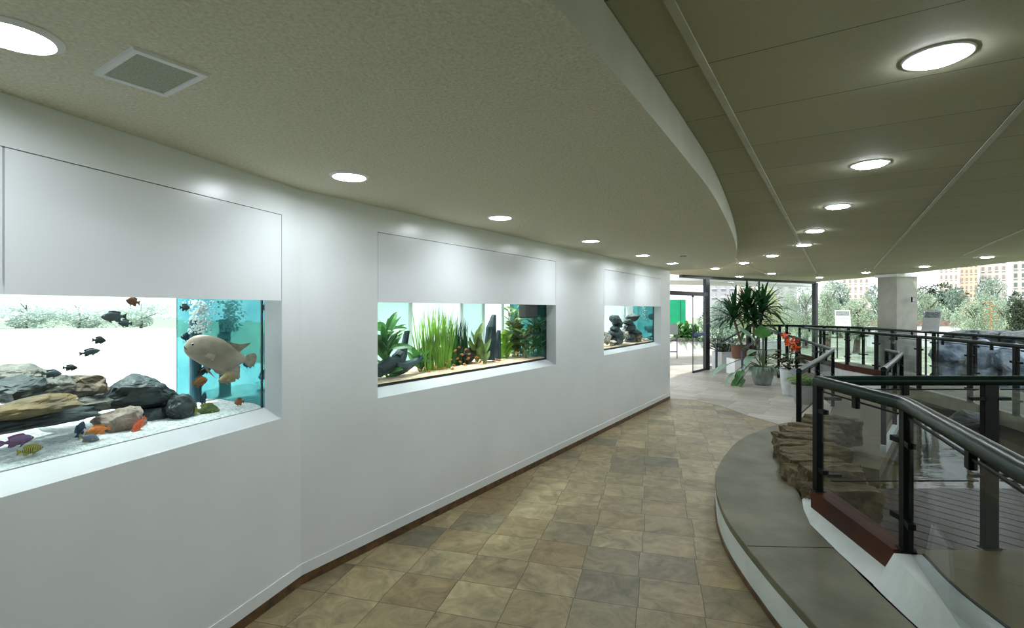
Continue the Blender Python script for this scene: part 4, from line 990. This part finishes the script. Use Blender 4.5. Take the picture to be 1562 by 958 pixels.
# ---- far tank
def tower(px, y0, y1, wpx, p, seed, label):
    rn = random.Random(seed); t = None; mb = MB(); n_ = 6
    for k in range(n_):
        f = k/(n_-1); q = tp('A', px+rn.uniform(-3, 3)*(.3+f), y1+(y0-y1)*f, p)
        sz = (wpx/pxm('A', px, p))*(1-.45*f)*rn.uniform(.8, 1.1)
        rockmesh(mb, q, (sz, .22*(1-.3*f), .16), seed*10+k, rn.uniform(0, 3), n=18, sub=1, amp=.14)
    tag(mb.build('rock_tower', 'rock_dark'), label, 'rock')
tower(940, 487, 522, 15, .28, 3, 'dark rock tower left of the bubbles in the far tank')
tower(962, 485, 521, 17, .30, 4, 'dark rock tower right of the bubbles in the far tank')
for i, (px, py, wpx, hpx, m, l) in enumerate(((925, 516, 8, 20, 'coral', 'pale coral rock at the left edge of the far tank'), (951, 510, 10, 14, 'coral', 'pale pink rock between the two dark towers'),
                                         (973, 515, 9, 14, 'rock_ochre', 'brown rock right of the second tower'), (933, 522, 9, 6, 'coral', 'low pale rock before the first tower'), (984, 519, 8, 6, 'coral', 'small tan coral low near the far tank end'))):
    rock(px, py, wpx, hpx, .24, .12, m, 90+i, l, w='A', amp=.12)

# frosted screen panels behind the planted and far tanks
def screen(n, w, p, panels, mts):
    t = struct(thing('window_%d' % n, wp(w, panels[0][0], p, 0), None, None))
    for (s0, s1, m) in panels:
        mb = MB(); qbox(mb, w, s0, s1, p, p+.02, .6, 2.4); mb.build('window_pane', m, t)
        mb = MB(); qbox(mb, w, s1-.02, s1+.02, p-.015, p+.035, .6, 2.4); mb.build('window_frame', 'white', t)
MT['mint'] = mat('mint_speckled_glass', (.80, .90, .86), .4, var=.3, scale=40, col2=(.68, .84, .79), transl=.75)
MT['mintpale'] = mat('pale_frosted_glass', (.95, .98, .97), .4, var=.03, transl=.8)
MT['aqua'] = mat('aqua_frosted_glass', (.82, .95, .94), .4, var=.12, scale=3, transl=.7)
screen(2, 'A', .80, [(1.32, 1.72, 'mint'), (1.72, 2.50, 'mintpale'), (2.50, 2.9, 'mint'), (2.9, 3.3, 'mintpale')], None)
screen(3, 'A', .72, [(4.4, 5.2, 'aqua'), (5.2, 6.2, 'aqua'), (6.2, 7.2, 'mintpale')], None)

# ------------------------------------------------------------------ outside
mb = MB(); mb.add([(-90, -40, -.25), (120, -40, -.25), (120, 120, -.25), (-90, 120, -.25)], [(0, 1, 2, 3)]); struct(mb.build('ground', 'lawn'))
mb = MB(); mb.prism([(-2.6, 1.2), (-2.9, -1), (-70, -20), (-60, 45), (-6, 45), (-.5, 14), (-1.9, 6)], -.24, -.02); struct(mb.build('ground_plaza', 'plaza'))
# grey column at the outer edge
cc = V((9.78, 12.95, 0)); t = thing('column', cc, 'square grey plaster column at the outer edge of the hall', 'column')
mb = MB(); mb.box((cc.x, cc.y, 1.27), (.66, .5, 2.54), .25); mb.build('column_shaft', 'colm', t)
mb = MB(); mb.box((cc.x, cc.y, 2.50), (.74, .58, .07), .25); mb.build('column_head', 'white', t)
q = at(1393, 457, 12.55); mb = MB(); mb.box((q.x, q.y, q.z), (.10, .03, .13), .25); mb.build('notice_frame', 'darkframe', t)
mb = MB(); mb.box((q.x, q.y-.012, q.z), (.08, .02, .11), .25); mb.build('notice_sheet', 'paper', t)
# slanted information boards by the far walkway
def infoboard(px, y0, y1, Y, wpx, label, lean):
    c = at(px, (y0+y1)/2, Y); w = wpx/FPX*Y; h = (y0-y1)/-FPX*Y
    t = thing('information_board', (c.x, c.y, 0), label, 'sign', 'slanted information boards')
    tl = Matrix.Rotation(-.5, 3, 'X'); rz = -math.atan2(c.x, c.y)+lean
    mb = MB(); mb.box(c, (w, .03, h*1.12), rz, tilt=tl); bo = mb.build('board', 'paper', t)
    R = Matrix.Rotation(rz, 3, 'Z') @ tl
    mb = MB(); o_ = R @ V((0, -.018, h*.32)); mb.box(c+o_, (w*.86, .006, h*.30), rz, tilt=tl); mb.build('picture', 'printdark', bo)
    mb = MB()
    for k in range(5):
        o_ = R @ V((-.03*w, -.018, h*(.06-k*.11))); mb.box(c+o_, (w*.7, .004, h*.02), rz, tilt=tl)
    mb.build('lettering', 'colm', bo)
    for s in (-1, 1):
        o_ = Matrix.Rotation(rz, 3, 'Z') @ V((s*w*.35, .02, 0)); mb = MB(); mb.tube([(c.x+o_.x, c.y+o_.y, 0.0), (c.x+o_.x, c.y+o_.y, c.z-.05)], .02, 8); mb.build('leg', 'darkframe', t)
infoboard(1285.5, 473, 498, 17.2, 20, 'slanted information board left of the grey column', .1)
infoboard(1421, 474, 506, 11.2, 21, 'slanted information board right of the grey column', -.25)
# low white wall with brown coping beyond the lawn
mb = MB(); a, b = at(1325, 497, 26), at(1492, 497, 26)
t = thing('garden_wall', (a.x, a.y, -.25), 'low white garden wall with brown coping beyond the pond', 'wall')
mb.beam((a.x, 26, .3), (b.x, 26, .3), .3, 1.1); mb.build('wall_body', 'white', t)
mb = MB(); mb.beam((a.x, 26, .95), (b.x, 26, .95), .4, .26); mb.build('wall_coping', 'coping', t)
# canopy and things outside the entrance
mb = MB(); mb.prism([(3.2, 13.6), (5.3, 14.35), (9.6, 16.9), (11.0, 18.2), (9.5, 18.2), (5.5, 16.7), (1.5, 15.6)], 2.45, 2.8); struct(mb.build('ceiling_canopy', 'white'))
mb = MB(); p = at(1039, 540, 22.8); mb.beam((p.x, p.y, -.25), (p.x, p.y, 3.2), .24, .24); tag(mb.build('porch_post', 'white'), 'white square post standing behind the green board outside', 'post')
mb = MB(); mb.beam((3.0, 18.7, .24), (10.5, 18.9, .24), .3, .48)
t = thing('outdoor_planter', (6, 18.8, 0), 'white outdoor planter wall topped with stones past the door', 'planter'); mb.build('planter_wall', 'white', t)
rr = random.Random(3)
for k in range(24):
    mb = MB(); rockmesh(mb, (4.6+k*.19, 18.7, .54), (.2, .26, .15), 200+k, rr.random(), n=14, sub=1, box=True); mb.build('edging_stone', 'rock_grey', t)
mb = MB(); p = at(1030, 476, 21.5); mb.box((p.x-.35, p.y, 1.5), (1.55, .12, 1.12)); 
t = thing('green_board', (p.x, p.y, 0), 'bright green board standing outside past the door', 'board'); mb.build('board_panel', 'green', t, bevel=.01)
mb = MB(); 
for k in range(3): mb.box((p.x-.9+k*.55, p.y-.065, 1.5), (.012, .012, 1.1))
mb.build('board_joint', 'leaf_dark', t)
for s in (-.6, .55):
    mb = MB(); mb.box((p.x-.35+s, p.y+.03, .45), (.08, .08, .95)); mb.build('leg', 'darkframe', t)
p = at(1026, 502, 17.2); t = thing('notice_stand', (p.x, p.y, 0), 'small white notice on a blue stand before the outdoor planter', 'sign')
mb = MB(); mb.box(p, (.34, .04, .36), 0, tilt=Matrix.Rotation(-.3, 3, 'X')); mb.build('notice_panel', 'paper', t)
for s in (-.15, .15):
    mb = MB(); mb.tube([(p.x+s, p.y, 0), (p.x+s, p.y, p.z-.1)], .018, 8); mb.build('leg', 'bluemetal', t)
mb = MB(); mb.tube([(p.x-.15, p.y, .22), (p.x+.15, p.y, .22)], .018, 8); mb.build('crossbar', 'bluemetal', t)
# leafy plants in the outdoor planter
def bush(px, Y, z0, h, r, mt, label, seed, leaf=.3, n_=60):
    c = at(px, HY, Y); c.z = z0; rn_ = random.Random(seed); mb = MB()
    for k in range(n_):
        a = rn_.uniform(0, 2*PI); e = rn_.uniform(.1, 1.4)
        mb.blade(c+V((rn_.uniform(-r, r)*.5, rn_.uniform(-r, r)*.5, rn_.uniform(0, h*.6))), (math.cos(a)*math.cos(e), math.sin(a)*math.cos(e), math.sin(e)), leaf*rn_.uniform(.6, 1.2), leaf*.3, 1.3, 5)
    t = thing('leafy_shrub', c, label, 'shrub'); mb.build('leaves', mt, t)
    mb = MB()
    for k in range(5): mb.tube([c, c+V((rn_.uniform(-r, r)*.4, rn_.uniform(-r, r)*.4, h*.6))], .02, 5)
    mb.build('stems', 'stem', t)
bush(1038, 18.9, .5, .7, .5, 'leaf_mid', 'broad green leaves in the outdoor planter under the green board', 1, .5)
bush(1056, 18.9, .5, .5, .4, 'leaf_mid', 'green leaves in the outdoor planter behind the open glass door', 2, .45)

MT['tree_pale'] = mat('pale_mint_leaves', (.46, .58, .42), .6, var=.35, scale=1.2, transl=.35)  # pale mint leaf colour
MT['tree_mid'] = mat('grey_green_leaves', (.28, .40, .32), .6, var=.4, scale=1.2, transl=.3)
MT['tree_yellow'] = mat('yellow_green_leaves', (.52, .58, .30), .6, var=.3, scale=1.2, transl=.35)
MT['tree_silver'] = mat('pale_leaves', (.74, .82, .74), .6, var=.2, scale=1.2, transl=.3)  # leaf colour near white: overexposed wash-out painted in, not a silver species
MT['tree_dark'] = mat('deep_green_leaves', (.06, .10, .05), .6, var=.4, scale=2, transl=.1)
def crown_mesh(mt, seed, nl=7500, leaf=.075):
    """a crown in a unit box (1 wide, 1 tall, foot at 0)"""
    rn_ = random.Random(seed); mb = MB(); blobs = []
    for k in range(16):
        z = rn_.uniform(.16, .84); m_ = .5*math.sin(PI*min(1, z*.8+.16))**.8
        a = rn_.uniform(0, 2*PI); rr_ = m_*rn_.uniform(.1, .8); blobs.append((V((rr_*math.cos(a), rr_*math.sin(a), z)), rn_.uniform(.14, .24)))
    for k in range(nl):
        b_, r_ = rn_.choice(blobs); u = V((rn_.gauss(0, 1), rn_.gauss(0, 1), rn_.gauss(0, 1))).normalized()
        p_ = b_+u*r_*rn_.uniform(.7, 1.05); p_.z = max(p_.z, .02)
        dv = (u+V((rn_.uniform(-1, 1), rn_.uniform(-1, 1), rn_.uniform(-1, .6)))*.9).normalized(); sd = dv.cross(V((rn_.uniform(-1, 1), rn_.uniform(-1, 1), 1))).normalized()
        l = leaf*rn_.uniform(.6, 1.2)*.5
        mb.add([p_-dv*l*.2, p_+sd*l*.35+dv*l*.4, p_+dv*l, p_-sd*l*.35+dv*l*.4], [(0, 1, 2, 3)])
    o = mb.build('crown', mt); me = o.data; bpy.data.objects.remove(o); return me
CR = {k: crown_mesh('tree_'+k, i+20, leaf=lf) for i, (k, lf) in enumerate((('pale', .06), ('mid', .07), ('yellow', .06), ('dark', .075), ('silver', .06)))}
trunk0 = None
def tree(px, Y, ytop, wpx, kind, label, ybot=500, rz=0.):
    global trunk0
    c = at(px, HY, Y); zt = EYE+(HY-ytop)/FPX*Y; zb = max(-.25, EYE+(HY-ybot)/FPX*Y-.3); w = wpx/FPX*Y
    t = thing('garden_tree', (c.x, c.y, -.25), label, 'tree', 'trees outside the hall')
    cr = bpy.data.objects.new('crown', CR[kind]); COL.objects.link(cr); cr.parent = t
    cr.location = (0, 0, zb+.25); cr.scale = (w, w*.8, zt-zb); cr.rotation_euler = (0, 0, rz)
    mb = MB(); mb.tube([(c.x, c.y, -.25), (c.x+.1, c.y, zb+.3*(zt-zb)), (c.x, c.y, zb+.75*(zt-zb))], [.14, .09, .04], 7)
    for a in range(4):
        b_ = V((c.x+.05, c.y, zb+(.3+.1*a)*(zt-zb))); mb.tube([b_, b_+V((math.cos(a*1.7)*w*.25, math.sin(a*1.7)*w*.2, .2*(zt-zb)))], [.05, .02], 5)
    mb.build('trunk', 'bark', t)
for i, (px, Y, yt, w, kd, lab) in enumerate((
    (1098, 27, 455, 60, 'mid', 'grey green shrub seen just right of the door post'),
    (1130, 30, 452, 50, 'yellow', 'yellow green tree behind the left strap leaves'),
    (1166, 26, 431, 60, 'yellow', 'tall yellow green tree above the strap-leaved plant'),
    (1200, 28, 438, 60, 'pale', 'pale green tree between the strap leaves and the corner post'),
    (1228, 25, 428, 56, 'pale', 'feathery pale tree just left of the dark corner post'),
    (1262, 24, 424, 52, 'pale', 'feathery pale tree just right of the dark corner post'),
    (1306, 22, 448, 62, 'pale', 'bright low tree left of the grey column, beside the first board'),
    (1282, 34, 426, 60, 'mid', 'taller grey green tree behind the feathery ones'),
    (1338, 30, 432, 56, 'mid', 'grey green tree touching the left side of the column'),
    (1415, 27, 440, 62, 'pale', 'pale round tree right of the grey column'),
    (1452, 30, 436, 60, 'mid', 'grey green tree behind the second board'),
    (1484, 21, 446, 66, 'pale', 'pale bushy tree below the peach apartments'),
    (1512, 32, 418, 62, 'mid', 'tall grey green tree before the white apartments'),
    (1532, 24, 450, 60, 'pale', 'pale bushy tree left of the dark bush'),
    (1558, 15, 444, 46, 'dark', 'dark green bush at the right picture edge'),
    (1380, 36, 430, 60, 'mid', 'grey green tree hidden mostly behind the column'),
    (1430, 44, 432, 90, 'dark', 'dark tree line tree under the peach apartments'))):
    tree(px, Y, yt, w, kd, lab, rz=i*1.3, ybot=512 if kd != 'dark' else 520)
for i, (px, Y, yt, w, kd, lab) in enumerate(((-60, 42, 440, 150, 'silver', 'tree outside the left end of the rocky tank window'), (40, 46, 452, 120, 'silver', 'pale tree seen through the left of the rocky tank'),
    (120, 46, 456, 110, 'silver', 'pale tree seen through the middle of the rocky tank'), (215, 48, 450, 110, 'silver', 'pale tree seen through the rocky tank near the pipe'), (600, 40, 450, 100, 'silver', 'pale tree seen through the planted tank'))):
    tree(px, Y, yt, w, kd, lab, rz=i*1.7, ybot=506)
# plant stalk with orange flowers before the pale trees
c = at(1511, 506, 13.); t = thing('flower_stalk', c, 'thin orange flower stalk with side branches before the pale trees', 'plant')
mb = MB(); tz = at(1511, 458, 13.).z; mb.tube([c, (c.x, c.y, tz)], [.016, .008], 6)
for k in range(9):
    z = c.z+(tz-c.z)*(.25+.08*k); s = 1 if k % 2 else -1; mb.tube([(c.x, c.y, z), (c.x+s*.16, c.y, z+.02)], [.010, .006], 5); mb.ball((c.x+s*.17, c.y, z+.025), .018, 4)
MT['stalk'] = mat('orange_brown_stalk', (.40, .20, .07), .7)
mb.build('stalk', 'stalk', t)
mb = MB()
for k in range(22):
    a = k*2.4; mb.blade((c.x, c.y, c.z-.05), (math.cos(a), math.sin(a), .6), .45, .05, 1.3, 5)
mb.build('leaves', 'leaf_mid', t)
mb = MB(); mb.tube([(c.x, c.y, -.25), (c.x, c.y, c.z)], .03, 6); mb.build('stem', 'bark', t)
# stones of the outer basin; blue boulders added to imitate railing glass reflections
MT['reflection_blue'] = mat('blue_grey_reflection', (.30, .36, .44), .6, var=.5, scale=5, bump=1., bscale=12, col2=(.07, .10, .16))
for i, (px, py, Y, sx, sy, sz, m, l) in enumerate(((1475, 511, 12.6, 1.3, .6, .34, 'rock_dark', 'dark basin stone nearest the second board'), (1515, 512, 12.2, 1.2, .6, .36, 'rock_dark', 'dark basin stone under the orange flower stalk'),
        (1556, 514, 11.7, 1.2, .6, .4, 'rock_dark', 'dark basin stone at the right picture edge'), (1455, 545, 11.9, 1.1, .8, .95, 'reflection_blue', 'added blue grey boulder imitating glass reflections behind the far railing posts, nearest the column'),
        (1505, 548, 11.4, 1.2, .8, 1.0, 'reflection_blue', 'added blue grey boulder imitating glass reflections under the middle dark basin stone'), (1553, 552, 10.9, 1.1, .8, 1.0, 'reflection_blue', 'added blue grey boulder imitating glass reflections at the right picture edge behind the railings'))):
    c = at(px, py, Y); mb = MB(); rockmesh(mb, c, (sx, sy, sz), 300+i, .2, sub=3, amp=.09)
    if m == 'rock_dark': mb.prism([(c.x-.3, c.y-.2), (c.x+.3, c.y-.2), (c.x+.3, c.y+.2), (c.x-.3, c.y+.2)], -.25, c.z)
    else: rockmesh(mb, (c.x, c.y, .05), (sx*1.1, sy, .9), 320+i, .5, sub=2)
    tag(mb.build('basin_stone', m), l, 'rock', 'outer basin stones')

def building(px0, px1, ytop, Y, m, label, rows, cols, ybot=500, win='printdark'):
    a, b = at(px0, ytop, Y), at(px1, ybot, Y); w = b.x-a.x; h = a.z+.3; c = V(((a.x+b.x)/2, Y, -.25))
    rz = -math.atan2(c.x, c.y); Rz = Matrix.Rotation(rz, 3, 'Z'); w *= math.cos(rz)
    L_ = lambda x, y, z: tuple(c+Rz @ V((x, y, 0))+V((0, 0, z+.25)))
    t = thing('apartment_building', c, label, 'building')
    mb = MB(); mb.box(L_(0, 4, a.z-h/2), (w, 8, h), rz); mb.build('wall', m, t)
    mb = MB(); mb.box(L_(0, 4, a.z+.15), (w*1.03, 8.3, .3), rz); mb.build('roof_edge', 'white', t)
    z0 = EYE+(HY-470)/FPX*Y
    for r_ in range(rows):
        for c_ in range(cols):
            x = -w/2+w*(c_+.5)/cols; z = z0+(a.z-z0)*(r_+.5)/rows
            mb = MB(); mb.box(L_(x, -.02, z), (w/cols*.42, .12, (a.z-z0)/rows*.5), rz); wo = mb.build('window', win, t)
            mb = MB(); mb.box(L_(x, -.06, z-(a.z-z0)/rows*.27), (w/cols*.55, .2, .08), rz); mb.build('sill', 'white', wo)
MT['peach'] = mat('peach_render', (.60, .44, .33), .8, var=.1, scale=.4)
MT['cream'] = mat('cream_render', (.62, .56, .49), .8, var=.1, scale=.4)
MT['mauve'] = mat('mauve_grey_render', (.38, .36, .39), .8, var=.08, scale=.4)
MT['creamw'] = mat('off_white_render', (.45, .43, .41), .8, var=.1, scale=.4)
MT['winpale'] = mat('pale_brown_window', (.30, .25, .22), .4, var=.2)  # pale brown window colour
building(1432, 1462, 403, 80, 'cream', 'cream apartment block right of the grey column', 5, 4, win='winpale')
building(1464, 1492, 396, 80, 'peach', 'peach apartment block above the pale trees', 6, 4, win='winpale')
building(1494, 1536, 390, 80, 'creamw', 'white apartment block behind the tall grey green tree', 6, 4, win='winpale')
building(1543, 1580, 385, 60, 'creamw', 'white apartment block with dark windows at the right picture edge', 6, 3)
building(1284, 1326, 412, 85, 'cream', 'pale cream apartment block left of the grey column', 5, 5, win='winpale')
building(1082, 1124, 430, 48, 'mauve', 'grey mauve building behind the glass front', 3, 3, win='mauve')
building(1126, 1152, 428, 55, 'peach', 'pink building right of the grey one behind the glass front', 3, 2)
building(1165, 1215, 425, 60, 'mauve', 'flat grey building behind the yellow green tree', 3, 3, win='mauve')

# ------------------------------------------------------------------ light
wd = bpy.data.worlds.new('World'); SC.world = wd; wd.use_nodes = True
bg = wd.node_tree.nodes['Background']; bg.inputs[0].default_value = (.80, .84, .90, 1); bg.inputs[1].default_value = 1.7
sl = bpy.data.lights.new('sun', 'SUN'); sl.energy = 4.4; sl.angle = .02; sl.color = (1, .97, .92)
so = bpy.data.objects.new('sun', sl); COL.objects.link(so); so.rotation_euler = V((.45, .42, -.80)).to_track_quat('-Z', 'Y').to_euler(); so.location = (-10, -10, 20)

cam = bpy.data.cameras.new('camera'); co = bpy.data.objects.new('camera', cam); COL.objects.link(co)
co.location = (0, 0, EYE); co.rotation_euler = (PI/2, 0, 0)
cam.sensor_width = 36; cam.lens = 36*FPX/1562; cam.shift_y = -(479-HY)/1562; cam.clip_start = .05; cam.clip_end = 400
SC.camera = co
SC.view_settings.view_transform = 'Standard'; SC.view_settings.look = 'None'; SC.view_settings.gamma = 1; SC.view_settings.exposure = 0.42
SC.view_settings.use_curve_mapping = False
cy = SC.cycles
cy.use_denoising = True; cy.max_bounces = 9; cy.diffuse_bounces = 4; cy.glossy_bounces = 4; cy.transparent_max_bounces = 24; cy.transmission_bounces = 4
cy.sample_clamp_indirect = 6; cy.caustics_reflective = False; cy.caustics_refractive = False
